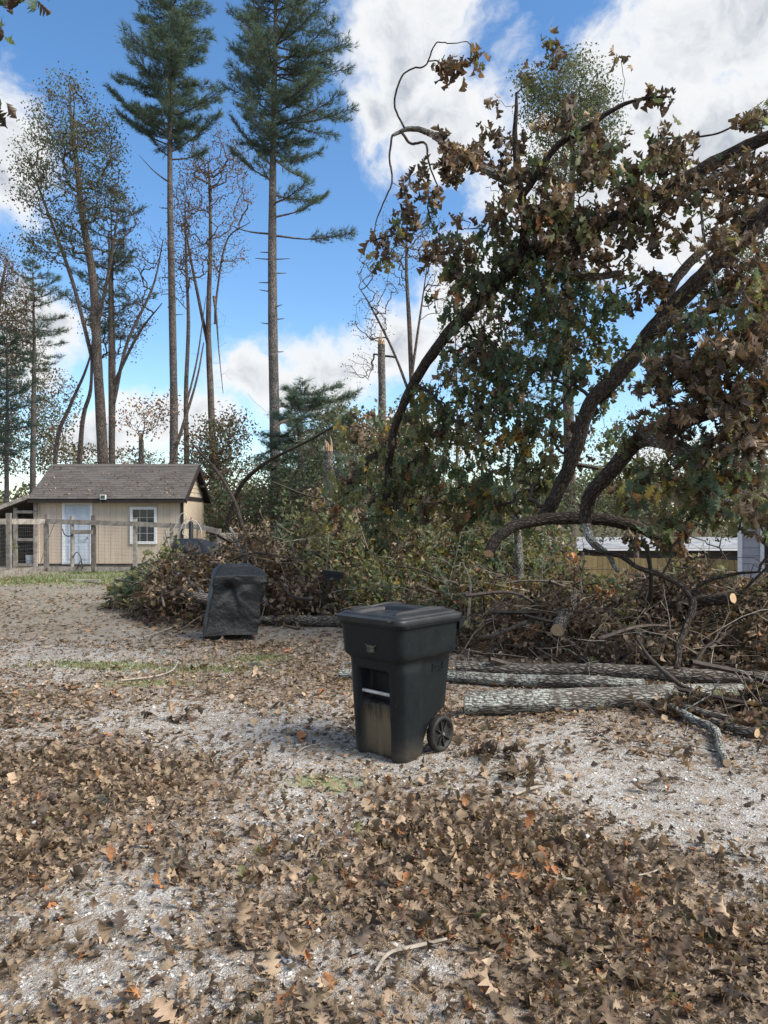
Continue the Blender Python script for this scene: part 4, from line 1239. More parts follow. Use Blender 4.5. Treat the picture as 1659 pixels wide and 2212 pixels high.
mass('low_shrub', 'green weeds at the foot of the wire fence by the window', 'weeds', [(390, 1225, 50, 22, 22.3, .5), (430, 1210, 25, 18, 22.3, .4), (150, 1242, 60, 10, 22.5, .3), (60, 1255, 50, 10, 20.5, .3), (25, 1180, 12, 16, 22, .3)], 1500, .09, {F_GREEN: 4, F_OLIVE: 5}, 'stuff')

# ================================================================== FALLEN OAK
def cluster(tips, out, per, size, mats, down=1.15, spread=.55):
    """leaves round each twig tip: returns positions, directions, normals, sizes, materials"""
    k = np.repeat(np.arange(len(tips)), per)
    n = len(k)
    Xd = rng.normal(0, spread, (n, 3)); Xd[:, 2] = -down + rng.normal(0, .45, n)
    Xd = unit(Xd)
    p = tips[k] + rng.normal(0, .055, (n, 3)) + np.array([0, 0, .05])
    Nn = rng.normal(size=(n, 3)); Nn[:, 2] *= .6
    sz = size * rng.uniform(.65, 1.25, n)
    out.append((p, Xd, Nn, sz, mats[k] if np.ndim(mats) else np.full(n, mats)))


LEAFMESH = {}


def leaf_object(parent, variants, vi, mat, p, X, Nn, s, name='leaf'):
    key = (id(variants), vi, mat)
    if key not in LEAFMESH:
        LEAFMESH[key] = MB().add(variants[vi][0], variants[vi][1]).mesh('leaf', LEAFS[mat], True)
    o = link(name, LEAFMESH[key], parent)
    R = frames(np.array([X]), np.array([Nn]))[0] * s
    o.matrix_local = Matrix(((R[0][0], R[0][1], R[0][2], p[0]), (R[1][0], R[1][1], R[1][2], p[1]), (R[2][0], R[2][1], R[2][2], p[2]), (0, 0, 0, 1)))
    return o


OB = D(1320, 1120, 9.2); OB[2] = 0
oak = thing('fallen_oak', 'fallen oak crown with dark limbs and withered leaves filling the yard', 'fallen tree', OB)
LIMBS = [  # points (dx, dy, Y), radii, bark, cut ends
    ([(832, 1090, 11.2), (840, 1010, 11), (850, 940, 10.9), (868, 880, 10.7), (900, 815, 10.5), (955, 737, 10.2), (1020, 668, 10), (1100, 590, 9.8), (1165, 535, 9.6), (1235, 506, 9.4), (1360, 457, 9.1), (1464, 392, 8.9), (1560, 340, 8.7), (1720, 270, 8.3), (1900, 240, 8.0), (2080, 290, 7.8), (2330, 440, 7.5)],
     [.055, .06, .07, .085, .088, .085, .075, .065, .06], B_OAK, ()),
    ([(1175, 1120, 9.4), (1212, 1045, 9.3), (1240, 985, 9.2), (1275, 880, 9.1), (1330, 820, 9), (1378, 765, 8.9), (1420, 715, 8.8), (1490, 640, 8.6), (1560, 567, 8.4), (1660, 475, 8.1), (1790, 370, 7.8), (1930, 300, 7.6), (2100, 320, 7.5), (2350, 450, 7.4)], [.088, .088, .09, .095, .10, .105, .10, .095, .10, .11, .13], B_OAK, ()),
    ([(2290, 420, 7.5), (2420, 520, 7.4), (2600, 760, 7.2), (2800, 1100, 7.0), (2950, 1350, 6.9)], [.14, .18, .22, .25, .30], B_OAK, ()),
    ([(1409, 725, 8.85), (1425, 690, 8.9), (1458, 612, 9), (1512, 551, 9.1), (1580, 500, 9.2), (1700, 400, 9.4)], [.07, .058, .052, .05], B_OAK, ()),
    ([(1263, 1125, 8.7), (1272, 1075, 8.6), (1305, 1032, 8.5), (1345, 985, 8.3), (1385, 945, 8.1), (1450, 915, 7.9), (1530, 885, 7.6), (1600, 855, 7.3), (1720, 800, 7.1), (1900, 690, 7.0), (2100, 560, 7.1), (2340, 460, 7.4)], [.08, .085, .088, .092, .09, .085, .08], B_OAK, ()),
    ([(1380, 948, 8.1), (1430, 955, 7.8), (1480, 975, 7.5), (1527, 994, 7.25)], [.085, .08, .07, .066], B_OAKG, (-1,)),
    ([(1055, 1195, 8.6), (1080, 1160, 8.8), (1125, 1135, 9), (1200, 1122, 9.1), (1300, 1122, 9.0), (1380, 1140, 8.9), (1430, 1168, 8.8)], [.062, .066, .07, .075, .07, .05], B_OAK, (0,)),
    ([(1265, 1130, 8.7), (1275, 1165, 8.5), (1312, 1200, 8.3), (1335, 1235, 8.2)], [.055, .05, .03, .02], B_LICH, ()),
    ([(1262, 1188, 8.5), (1332, 1200, 8.2), (1386, 1227, 8), (1444, 1250, 7.8), (1481, 1271, 7.7), (1500, 1308, 7.6), (1485, 1349, 7.5), (1465, 1391, 7.4), (1462, 1445, 7.3)], [.022, .025, .028, .034, .036, .036, .034, .03], B_OAK, ()),
    ([(1496, 1285, 7.65), (1523, 1258, 7.6), (1585, 1244, 7.4), (1640, 1235, 7.2)], [.026, .02, .01], B_OAK, ()),
    ([(1116, 400, 9.3), (1056, 370, 9.2), (1000, 335, 9.1), (947, 303, 9), (920, 284, 8.9), (876, 277, 8.8), (850, 292, 8.8)], [.05, .05, .045, .04, .035, .03, .02], B_LICH, ()),
    ([(876, 277, 8.8), (854, 226, 8.75), (868, 171, 8.7), (892, 147, 8.7), (919, 144, 8.7), (936, 109, 8.65), (947, 94, 8.6), (974, 95, 8.6), (1010, 90, 8.55)], [.012, .011, .010, .008, .005], B_OAK, ()),
    ([(850, 292, 8.8), (841, 348, 8.75), (847, 397, 8.7), (817, 463, 8.65), (806, 520, 8.6)], [.014, .012, .009, .006], B_OAK, ()),
    ([(866, 285, 8.8), (885, 310, 8.75), (918, 312, 8.7), (925, 350, 8.7), (945, 400, 8.7)], [.018, .016, .012, .008], B_OAK, ()),
    ([(1124, 565, 9.7), (1135, 479, 9.5), (1119, 400, 9.35), (1112, 300, 9.3), (1116, 200, 9.3)], [.075, .065, .055, .035, .015], B_OAK, ()),
    ([(1192, 530, 9.5), (1105, 430, 9.3), (1080, 400, 9.2)], [.045, .035, .02], B_OAK, ()),
    ([(1130, 420, 9.35), (1203, 316, 9.2), (1279, 267, 9.1), (1333, 234, 9), (1393, 212, 8.9), (1450, 210, 8.85)], [.045, .04, .03, .02, .008], B_OAK, ()),
    ([(1230, 600, 9.5), (1290, 597, 9.2), (1344, 590, 9)], [.05, .045, .042], B_OAKG, (-1,)),
    ([(1440, 410, 8.9), (1500, 412, 8.7), (1580, 408, 8.4), (1690, 430, 8)], [.04, .035, .03, .03], B_OAK, ()),
    ([(1430, 300, 9), (1540, 290, 8.9), (1600, 262, 8.7), (1660, 235, 8.5)], [.012, .012, .01, .006], B_OAK, ()),
    ([(1225, 1000, 9.2), (1300, 1010, 9.4), (1340, 985, 9.7), (1400, 960, 10)], [.03, .028, .02], B_OAKG, ()),
    ([(1390, 735, 8.8), (1470, 690, 8.3), (1560, 665, 7.9), (1680, 640, 7.5)], [.04, .035, .03, .025], B_OAK, ()),
    ([(885, 830, 10.6), (930, 850, 10.3), (965, 900, 10)], [.035, .03, .015], B_OAK, ()),
    ([(745, 1060, 12.5), (790, 1005, 12.3), (830, 980, 12)], [.13, .12, .11], B_OAK, ()),
    ([(1515, 440, 8.3), (1530, 560, 8), (1570, 700, 7.6), (1600, 830, 7.4)], [.016, .014, .01], B_LICH, ()),
]
nodes_all = []
for pts, rr, bk, cuts in LIMBS:
    p = spline([D(*q) for q in pts], max(14, len(pts) * 5)) - OB
    wob = np.cumsum(rng.normal(0, .004, p.shape), 0); wob -= np.linspace(0, 1, len(p))[:, None] * wob[-1]
    p = p + wob
    mb = MB(); ring = tube(mb, p, rr, 12 if max(rr) > .05 else 6, 0, None, .05 if max(rr) > .03 else .02)
    lo_ = mb.build('limb', bk, oak)
    for e in cuts:
        mb = MB(); disc(mb, ring[e][:-1] + (ring[e][:-1] - ring[e][:-1].mean(0)) * .02, 0, 1 if e == -1 else -1)
        mb.build('cut_end', CUT, lo_, False)
    nodes_all.append(p)
skel = np.vstack(nodes_all)

# leafy parts of the crown: (dx, dy, rx, ry, Y, rd, leaf tips, colours)
BRN = {RUST: 3, DARK: 5, GREY: 2.2, OLIVE: 1.4, TAN: .25}
MIXD = {RUST: 2, DARK: 2.2, GREY: 2, OLIVE: 2.5, GREEN: 4, ORANGE: .2}
GRN = {GREEN: 8, OLIVE: 2.5, RUST: .5, GREY: 1.2, YELLOW: .1}
OLV = {OLIVE: 5.5, GREEN: 4, RUST: 1, GREY: 1.5, YELLOW: .35, ORANGE: .3}
CROWN = [
    (1210, 330, 110, 90, 9.2, .6, 19, MIXD), (1130, 420, 110, 90, 9.2, .6, 24, BRN), (1010, 330, 50, 40, 9, .3, 6, BRN), (985, 350, 35, 40, 8.9, .3, 8, BRN), (1240, 250, 60, 60, 9.2, .5, 7, BRN),
    (1060, 300, 40, 40, 9, .3, 5, BRN), (1300, 430, 160, 90, 9, .6, 35, BRN), (1450, 320, 55, 45, 8.8, .3, 12, BRN), (1420, 400, 100, 70, 8.7, .5, 28, MIXD), (1560, 430, 90, 80, 8.2, .5, 36, BRN),
    (1630, 380, 50, 60, 8.2, .5, 16, BRN), (1330, 520, 150, 70, 9, .5, 32, BRN), (1230, 500, 90, 70, 9.2, .5, 28, MIXD), (1590, 560, 70, 70, 7.8, .5, 28, BRN), (1640, 680, 60, 90, 7.3, .5, 36, BRN),
    (1500, 740, 110, 90, 7.6, .5, 52, MIXD), (1590, 800, 90, 110, 7.2, .5, 56, BRN), (1480, 860, 110, 90, 7.5, .4, 44, BRN), (1600, 930, 80, 70, 7.1, .4, 36, BRN), (1440, 780, 80, 70, 8, .5, 26, MIXD),
    (1060, 540, 120, 90, 9.8, .6, 44, GRN), (1040, 640, 110, 90, 10, .6, 40, GRN), (1160, 620, 130, 80, 9.8, .6, 48, GRN), (1250, 650, 110, 70, 9.6, .6, 34, GRN), (1120, 750, 120, 80, 10, .6, 46, GRN),
    (1040, 800, 100, 90, 10.2, .6, 40, GRN), (1150, 860, 90, 80, 9.8, .6, 36, GRN), (1280, 780, 90, 90, 9.5, .5, 34, GRN), (960, 880, 90, 90, 10.6, .6, 38, OLV), (890, 960, 70, 70, 11, .6, 28, OLV),
    (1060, 940, 110, 80, 10.2, .6, 42, OLV), (1170, 970, 80, 60, 9.8, .5, 20, OLV), (990, 560, 50, 80, 9.7, .5, 14, MIXD), (930, 520, 30, 60, 9.4, .3, 6, MIXD), (820, 1030, 80, 60, 11.5, .6, 26, OLV),
    (960, 1040, 110, 60, 10.8, .6, 40, OLV), (1100, 1050, 110, 60, 10, .6, 40, OLV), (1340, 1040, 90, 50, 9.4, .5, 22, OLV), (1450, 1050, 110, 60, 8, .5, 36, OLV), (1570, 1060, 100, 60, 7.6, .5, 36, OLV),
    (1640, 1120, 60, 60, 7.2, .4, 20, OLV), (1500, 1120, 80, 40, 8, .4, 18, OLV), (1390, 620, 60, 50, 9, .4, 10, BRN), (1130, 180, 30, 30, 9.3, .3, 2, BRN), (780, 930, 60, 50, 12, .5, 18, OLV), (1420, 1165, 60, 25, 8.8, .3, 12, MIXD),
    (1370, 930, 60, 30, 8.1, .2, 5, MIXD), (1530, 640, 60, 50, 8, .3, 12, MIXD), (1310, 350, 60, 60, 9.1, .4, 12, MIXD), (1520, 990, 60, 40, 7.3, .3, 9, MIXD), (1290, 920, 60, 60, 9.6, .4, 10, OLV),
    (1630, 260, 30, 25, 8.5, .2, 6, BRN), (880, 1085, 90, 45, 11.4, .6, 26, OLV), (1000, 1095, 90, 45, 10.8, .6, 24, OLV), (760, 1060, 60, 50, 12, .6, 16, OLV), (1120, 1110, 70, 40, 10.4, .5, 14, OLV), (830, 1130, 80, 40, 11.6, .5, 14, OLV), (700, 1120, 60, 40, 12.6, .5, 10, OLV)]
SPOT = [(957, 140, 8.6, 3), (985, 142, 8.6, 2), (1020, 118, 8.55, 2), (903, 370, 8.7, 2), (930, 425, 8.65, 3), (881, 470, 8.6, 3), (854, 500, 8.6, 3), (810, 515, 8.6, 2), (832, 560, 8.6, 2), (865, 395, 8.7, 1), (960, 360, 8.7, 3),
        (985, 385, 8.7, 3), (1415, 205, 8.9, 2), (1447, 205, 8.85, 1), (1190, 95, 9.2, 2), (1210, 125, 9.2, 1), (1328, 130, 9.1, 1), (950, 300, 8.8, 2), (1075, 230, 9.2, 1)]
tips, tmat = [], []
for (dx, dy, rx, ry, Y, rd, n, wts) in CROWN:
    n = int(n * (1.12 if Y > 8.3 else .74))
    p, _ = ellipsoid_points([(dx, dy, rx, ry, Y, rd)], n)
    tips.append(p); tmat.append(pick(wts, n))
for (dx, dy, Y, n) in SPOT:
    p, _ = ellipsoid_points([(dx, dy, 16, 12, Y, .06)], n)
    tips.append(p); tmat.append(pick(BRN, n))
tips = np.vstack(tips) - OB; tmat = np.concatenate(tmat)
bare_, _ = ellipsoid_points([c_[:6] for c_ in CROWN], 420)
nodes, chains, cnt = grow(skel, np.vstack([tips, bare_ - OB]), 0.0, 5, .05, .16)
mb = MB(); twigs(mb, nodes, chains, cnt, .0042, .45, .03, 4)
mb.build('twigs', B_DARKTW, oak)
parts_ = []
cluster(tips, parts_, 8, .150, tmat)
p, Xd, Nn, sz, mt = [np.concatenate(q) for q in zip(*parts_)]
stray = rng.random(len(mt)) < .16
mt = np.where(stray, pick(MIXD, len(mt)), mt)
wp = p + OB
show = sz / wp[:, 1]
inframe = (np.abs(wp[:, 0] / wp[:, 1]) < .5)
order = np.argsort(-(show * inframe + rng.random(len(show)) * .002))
top = order[:300]
for i in top:
    vs = CURLED if mt[i] in (RUST, DARK, GREY, TAN) else HANG
    leaf_object(oak, vs, int(rng.integers(0, len(vs))), int(mt[i]), p[i], Xd[i], Nn[i], sz[i])
rest = order[300:]
mb = MB()
dead = np.isin(mt[rest], (RUST, DARK, GREY, TAN)); far = wp[rest][:, 1] > 8.4
for cond, vs in ((dead & ~far, CURLED), (~dead & ~far, HANG), (dead & far, CURLED_LO), (~dead & far, HANG_LO)):
    s = rest[cond]
    scatter(mb, vs, p[s], Xd[s], Nn[s], sz[s], mt[s])
mb.build('foliage', LEAFS, oak, kind='stuff')

# slender grey trunk standing behind the bin, thin sapling by the lid
pole('slender_trunk', 'slender mottled grey trunk upright in the brush behind the log pile', 'trunk', [D(1118, 1335, 12.2), D(1122, 1260, 12.2), D(1120, 1180, 12.2), D(1116, 1080, 12.3), D(1120, 980, 12.4)], [.085, .075, .07, .06], B_LICH, tw=8)
pole('thin_sapling', 'thin bare sapling upright just right of the bin lid', 'sapling', [on_ground(1012, 1400), D(1013, 1320, 9.2), D(1016, 1260, 9.2), D(1000, 1215, 9.2)], [.02, .016, .010], B_TWIGP, tw=5)

# ================================================================== BRUSH PILES
BOUGH = []

def brush(name, label, mounds, n, wts, ntw, size=.12, twmat=None, lo=False, group='brush piles round the yard', loose=.12, tall=()):
    """heap of cut leafy boughs: mounds (X, Y, rx, ry, h)"""
    root = thing(name, label, 'brush pile', (mounds[0][0], mounds[0][1], float(gz(mounds[0][0], mounds[0][1]))), 0, group, 'stuff')
    org = np.array(root.location)
    wv = np.array([m[2] * m[3] + m[2] * m[4] for m in mounds]); ids = rng.choice(len(mounds), n, p=wv / wv.sum())
    M_ = np.array(mounds)[ids]
    a = rng.uniform(0, 2 * np.pi, n); r = np.sqrt(rng.random(n)) * 1.05
    x = M_[:, 0] + np.cos(a) * r * M_[:, 2]; y = M_[:, 1] + np.sin(a) * r * M_[:, 3]
    lump = 1 + .20 * np.sin(x * 4.1 + y * 1.3) + .16 * np.sin(x * 7.3 - y * 5.1 + 1) + .12 * np.sin(x * 13 + y * 9)
    surf = M_[:, 4] * np.maximum(0, 1 - np.minimum(r, 1) ** 2) ** .62 * lump
    z = gz(x, y) + surf * np.clip(1 - np.abs(rng.normal(0, .22, n)) + rng.normal(0, .03, n), .02, 1.15) + rng.uniform(0, .06, n)
    p = np.stack([x, y, z], 1) - org
    # boughs: leaves in sprays of one colour
    cell = (np.floor(x * 2.6) * 31 + np.floor(y * 2.6) * 17 + np.floor(z * 3.2) * 7).astype(int)
    uc, inv = np.unique(cell, return_inverse=True)
    mt = pick(wts, len(uc))[inv]
    mt = np.where(rng.random(n) < .3, pick(wts, n), mt)
    sdir = unit(rng.normal(size=(len(uc), 3)))[inv]
    Xd = sdir * .8 + rng.normal(0, .6, (n, 3)); Xd[:, 2] -= .35
    Nn = rng.normal(0, .7, (n, 3)) + np.array([0, -.4, .7])
    sz = size * rng.uniform(.6, 1.3, n)
    dead = np.isin(mt, (RUST, DARK, GREY, TAN))
    mb = MB()
    scatter(mb, TINY_CURL if lo else CURLED_LO, p[dead], Xd[dead], Nn[dead], sz[dead], mt[dead])
    scatter(mb, TINY if lo else HANG_LO, p[~dead], Xd[~dead], Nn[~dead], sz[~dead], mt[~dead])
    mb.build('foliage', LEAFS, root, kind='stuff')
    mb = MB()
    for i in range(ntw):
        q = p[rng.integers(0, n)]
        L = rng.uniform(.25, 1.1); d = unit(np.array([rng.normal(), rng.normal(0, .7), rng.normal(.15, .4)]))
        c = [q - d * L / 2, q + rng.normal(0, .07, 3) + (0, 0, .03), q + d * L / 2 + rng.normal(0, .08, 3)]
        c = spline(c, 6)
        c[:, 2] = np.maximum(c[:, 2] + org[2], gz(c[:, 0] + org[0], c[:, 1] + org[1]) + .01) - org[2]
        r0 = rng.choice([.004, .007, .012], p=[.6, .3, .1])
        tube(mb, c, [r0, r0 * .8, r0 * .35], 4, int(rng.integers(0, 3)))
        if rng.random() < .6:
            s0 = c[rng.integers(2, 5)]; e = s0 + unit(d + rng.normal(0, .7, 3)) * L * .4
            tube(mb, [s0, (s0 + e) / 2 + rng.normal(0, .02, 3), e], [r0 * .6, r0 * .3], 3, int(rng.integers(0, 3)))
    if 'mound' in label:         # leafy boughs standing out of the heap
        for i in range(60):
            q = p[rng.integers(0, n)].copy(); hgt = rng.uniform(.3, 1.15)
            tip = q + np.array([rng.normal(0, .25), rng.normal(0, .2), hgt])
            tube(mb, spline([q, (q + tip) / 2 + rng.normal(0, .06, 3), tip], 6), [.010, .003], 4, int(rng.integers(0, 3)))
            k_ = 26; tt = rng.random(k_); pp = q + (tip - q) * tt[:, None] + rng.normal(0, .10, (k_, 3))
            X_ = rng.normal(0, .6, (k_, 3)); X_[:, 2] -= .5
            lb_ = MB(); BOUGH.append((pp, X_, rng.normal(size=(k_, 3)), size * rng.uniform(.7, 1.3, k_), np.full(k_, pick({OLIVE: 5, GREEN: 4, YELLOW: .4, GREY: 1}, 1)[0])))
        lb_ = MB(); pp, X_, n_2, s_2, m_2 = [np.concatenate(q) for q in zip(*BOUGH)]; BOUGH.clear()
        scatter(lb_, TINY, pp, X_, n_2, s_2, m_2); lb_.build('bough_leaves', LEAFS, root, kind='stuff')
    for i in range(ntw // 14):                         # heavier boughs lying through the heap
        q = p[rng.integers(0, n)]; L = rng.uniform(1.0, 2.4); d = unit(np.array([rng.normal(), rng.normal(0, .6), rng.normal(.1, .25)]))
        c = spline([q - d * L / 2, q - d * L * .15 + rng.normal(0, .08, 3), q + d * L * .2 + rng.normal(0, .1, 3), q + d * L / 2 + rng.normal(0, .12, 3)], 12)
        c[:, 2] = np.maximum(c[:, 2] + org[2], gz(c[:, 0] + org[0], c[:, 1] + org[1]) + .02) - org[2]
        r0 = rng.uniform(.014, .032)
        tube(mb, c, [r0, r0 * .85, r0 * .6, r0 * .25], 6, int(rng.choice([0, 2])), None, .06)
        for s_ in range(4):
            s0 = c[rng.integers(3, 11)]; e = s0 + unit(d * .7 + rng.normal(0, .7, 3)) * L * rng.uniform(.15, .4)
            tube(mb, spline([s0, (s0 + e) / 2 + rng.normal(0, .04, 3), e], 5), [r0 * .4, r0 * .15], 4, int(rng.integers(0, 3)))
    mb.build('twigs', [B_TWIG, B_TWIGP, B_DARKTW], root, kind='stuff')
    return root


brush('brush_pile', 'heap of dry brown oak boughs behind the covered grill', [(-2.9, 12.3, 1.0, 1.2, 1.05), (-2.2, 12.6, 1.1, 1.2, 1.15), (-3.5, 12.6, .8, .9, .75), (-1.4, 12.4, .9, 1.1, .85), (-2.6, 14.0, 1.5, 1.0, 1.25)], 8500, {DARK: 4, RUST: 2.5, GREY: 4.5, TAN: 1, OLIVE: 1.5}, 320, .105, lo=True)
brush('brush_pile', 'spray of green gold oak leaves spilling left of the covered grill', [(-4.25, 13.6, .75, .7, .95), (-3.7, 13.2, .6, .6, .85), (-4.7, 13.9, .5, .5, .6)], 1500, {OLIVE: 6, GREEN: 4, YELLOW: .8, GREY: 1}, 60, .14)
brush('brush_pile', 'big mound of olive green oak boughs behind the trash bin', [(-.6, 14.6, 1.7, 1.5, 1.75), (.9, 14.8, 1.6, 1.5, 2.0), (-1.6, 15.2, 1.2, 1.2, 1.7), (.2, 13.2, 1.3, .9, .95), (2.0, 13.8, 1.2, 1.2, 1.6), (-.7, 12.6, 1.0, .7, .65), (2.9, 14.6, 1.2, 1.2, 1.5)], 13500, {OLIVE: 7, GREEN: 5.5, GREY: 1.8, RUST: .8, TAN: .5, YELLOW: .3}, 340, .12, lo=True)
brush('brush_pile', 'tangle of brown twigs and withered leaves behind the long logs', [(1.7, 9.4, 1.1, .8, .55), (2.9, 9.2, 1.3, 1.0, .72), (4.2, 9.2, 1.3, 1.1, .95), (5.3, 9.0, 1.0, 1.0, 1.0), (3.3, 8.2, 1.1, .5, .38), (4.4, 7.9, .9, .5, .5)], 9000, {DARK: 4, GREY: 5, RUST: 2.5, OLIVE: 1.2, TAN: 1, ORANGE: .15}, 620, .10, lo=True)
brush('brush_pile', 'leafy oak boughs between the bin and the yellow fence', [(1.9, 11.6, 1.2, 1.0, .75), (3.4, 11.6, 1.3, 1.0, .8), (.9, 11.4, .9, .8, .55), (4.8, 11.2, 1.3, 1.0, .85)], 7000, {OLIVE: 4, GREEN: 2.5, GREY: 3, RUST: 2.5, ORANGE: .4, YELLOW: .3, DARK: 1}, 260, .12, lo=True)
brush('brush_pile', 'leafy branch ends on the gravel at the lower right log', [(3.45, 6.15, .55, .40, .26), (3.2, 5.75, .5, .35, .16), (3.9, 6.4, .5, .4, .35), (2.6, 6.25, .5, .2, .12)], 750, {OLIVE: 3, GREY: 4, RUST: 2, DARK: 2, YELLOW: .6, TAN: 1}, 70, .13)

# ================================================================== LOGS
def log(label, pts, r, mat, cuts=(0, -1), n=30, sides=14, tw=0, name='log', cat='log', jit=.05):
    return pole(name, label, cat, pts, r, mat, n, sides, cuts, tw, 'cut logs and limbs', jit)


def gp(dx, Y, h):
    X = (dx * K - CX) / FPX * Y
    return np.array([X, Y, float(gz(X, Y)) + h])


log('thick lichen grey log lying nearest the bin on the gravel', [gp(1003, 6.30, .095), gp(1150, 6.28, .09), gp(1300, 6.38, .09), gp(1450, 6.55, .085), gp(1600, 6.78, .08)], [.10, .10, .095, .085, .072], B_LICH)
log('slimmer forked grey log between the two thicker logs', [gp(735, 7.75, .055), gp(900, 7.55, .06), gp(1100, 7.28, .065), gp(1250, 7.1, .06), gp(1392, 6.98, .06)], [.05, .055, .06, .06, .05], B_LICH, tw=5)
log('long brownish log at the back of the log row', [gp(985, 7.85, .07), gp(1150, 7.72, .07), gp(1300, 7.6, .075), gp(1480, 7.42, .08), gp(1720, 7.2, .08)], [.062, .068, .072, .072, .065], B_OAKG)
log('rough brown log on the ground left of the bin', [gp(545, 11.5, .08), gp(620, 11.4, .08), gp(700, 11.3, .08), gp(800, 11.1, .08)], [.06, .075, .085, .085], B_OAKG)
log('pale log end poking from the dry heap beside the covered grill', [D(368, 1270, 11.9), D(400, 1282, 11.6), D(425, 1290, 11.3), D(455, 1296, 11.2)], [.05, .07, .085, .085], B_OAKG)
log('pale forked limb resting on the log end by the covered grill', [D(385, 1240, 11.9), D(415, 1262, 11.6), D(440, 1285, 11.3)], [.03, .035, .045], B_LICH, ())
log('short sawn log pointing its round cut face at the yard', [D(1205, 1362, 8.55), D(1222, 1325, 8.95), D(1243, 1285, 9.45)], [.082, .08, .075], B_OAKG)
log('dark short log crossing behind the sawn log', [D(1240, 1325, 9.3), D(1275, 1345, 9.1), D(1305, 1355, 8.9)], [.05, .05, .045], B_OAK)
log('sawn limb with pale cut face high in the brown tangle', [D(1584, 1292, 8.2), D(1500, 1302, 8.6), D(1430, 1312, 9.0), D(1350, 1328, 9.4)], [.062, .062, .06, .05], B_OAK)
log('lichen covered branch lying out over the gravel', [gp(1448, 6.25, .06), gp(1500, 5.85, .05), gp(1543, 5.6, .05), gp(1556, 5.2, .04), gp(1570, 4.92, .035)], [.035, .036, .034, .03, .028], B_LICH, (-1,), tw=6, name='branch', cat='branch')
log('thin branch running along behind the lichen covered branch', [gp(1470, 6.2, .08), gp(1560, 5.9, .07), gp(1660, 5.65, .06)], [.028, .03, .028], B_OAKG, (), tw=6, name='branch', cat='branch')
log('short limb with small round cut face at the photo edge', [gp(1636, 5.45, .05), gp(1590, 5.6, .05), gp(1540, 5.85, .05)], [.036, .036, .03], B_OAKG, name='branch', cat='branch')
log('pale straight pole leaning on the heap behind the covered grill', [D(497, 1140, 13.2), D(520, 1185, 12.8), D(548, 1245, 12.2), D(580, 1312, 11.5)], [.022, .028, .032, .034], B_LICH, (), sides=8, name='leaning_stick', cat='stick')
log('mossy limb buried in the olive mound', [D(690, 1330, 12), D(760, 1290, 12.3), D(830, 1255, 12.6)], [.035, .03, .02], B_OAKG, (), name='branch', cat='branch')
log('curved bare branch arching out of the green gold leaves', [D(325, 1290, 12.6), D(315, 1260, 12.6), D(330, 1235, 12.7), D(380, 1225, 12.9)], [.03, .028, .02], B_OAK, (), tw=5, name='branch', cat='branch')

# ================================================================== TRASH BIN
m_bin, nt = new_mat('black_bin_plastic')
t = nt.n('ShaderNodeTexCoord'); ob = t.outputs['Object']
sp = nt.n('ShaderNodeSeparateXYZ'); nt.put(sp.inputs[0], ob)
col = nt.mix(nt.step(nt.noise(ob, 3.5, 6, .65), .35, .7), c4((.0042, .0068, .0086)), c4((.0074, .0102, .0118)))
film = nt.math('MULTIPLY', nt.step(nt.noise(ob, 5, 7, .7), .42, .72), nt.step(sp.outputs[2], .62, .15))
col = nt.mix(nt.math('MULTIPLY', film, .35), col, c4((.035, .033, .027)))
# dried mud splash: up the recessed front panel and along the foot
chan = nt.math('MULTIPLY', nt.step(nt.math('ABSOLUTE', sp.outputs[0]), .15, .11), nt.step(sp.outputs[1], -.17, -.20))
streak = nt.noise(nt.vec('MULTIPLY', ob, (1, 1, .18)), 22, 6, .7)
up_ = nt.step(nt.math('ADD', sp.outputs[2], nt.math('MULTIPLY', nt.math('SUBTRACT', streak, .5), .35)), .42, .22)
mud = nt.math('MULTIPLY', chan, up_)
foot = nt.math('MULTIPLY', nt.step(nt.math('ADD', sp.outputs[2], nt.math('MULTIPLY', nt.noise(ob, 9, 6, .7), .16)), .27, .06), .5)
col = nt.mix(nt.math('MULTIPLY', mud, .9), col, c4((.165, .125, .078)))
col = nt.mix(nt.math('MULTIPLY', foot, nt.noise(ob, 30, 5, .7)), col, c4((.14, .115, .085)))
spk = nt.step(nt.noise(ob, 95, 2, .5), .70, .76)
col = nt.mix(nt.math('MULTIPLY', spk, .35), col, c4((.20, .20, .19)))
nt.put(nt.bsdf.inputs['Base Color'], col)
nt.put(nt.bsdf.inputs['Roughness'], nt.step(nt.noise(ob, 8, 5, .7), .3, .7, .42, .62))
nt.bsdf.inputs['Specular IOR Level'].default_value = .28
bump(nt, nt.noise(ob, 160, 3), .12, .002)
m_tyre = simple('black_wheel_plastic', (.010, .0105, .011), (.034, .031, .028), 9, .6)
m_bolt = simple('galvanised_bolt', (.55, .56, .56), (.4, .41, .41), 20, .35, metal=.8)

BX, BY = .108, 5.33
bin_ = thing('trash_bin', 'black wheeled trash bin standing on the gravel', 'trash bin', (BX, BY, float(gz(BX, BY)) + .004), math.radians(-42.3))


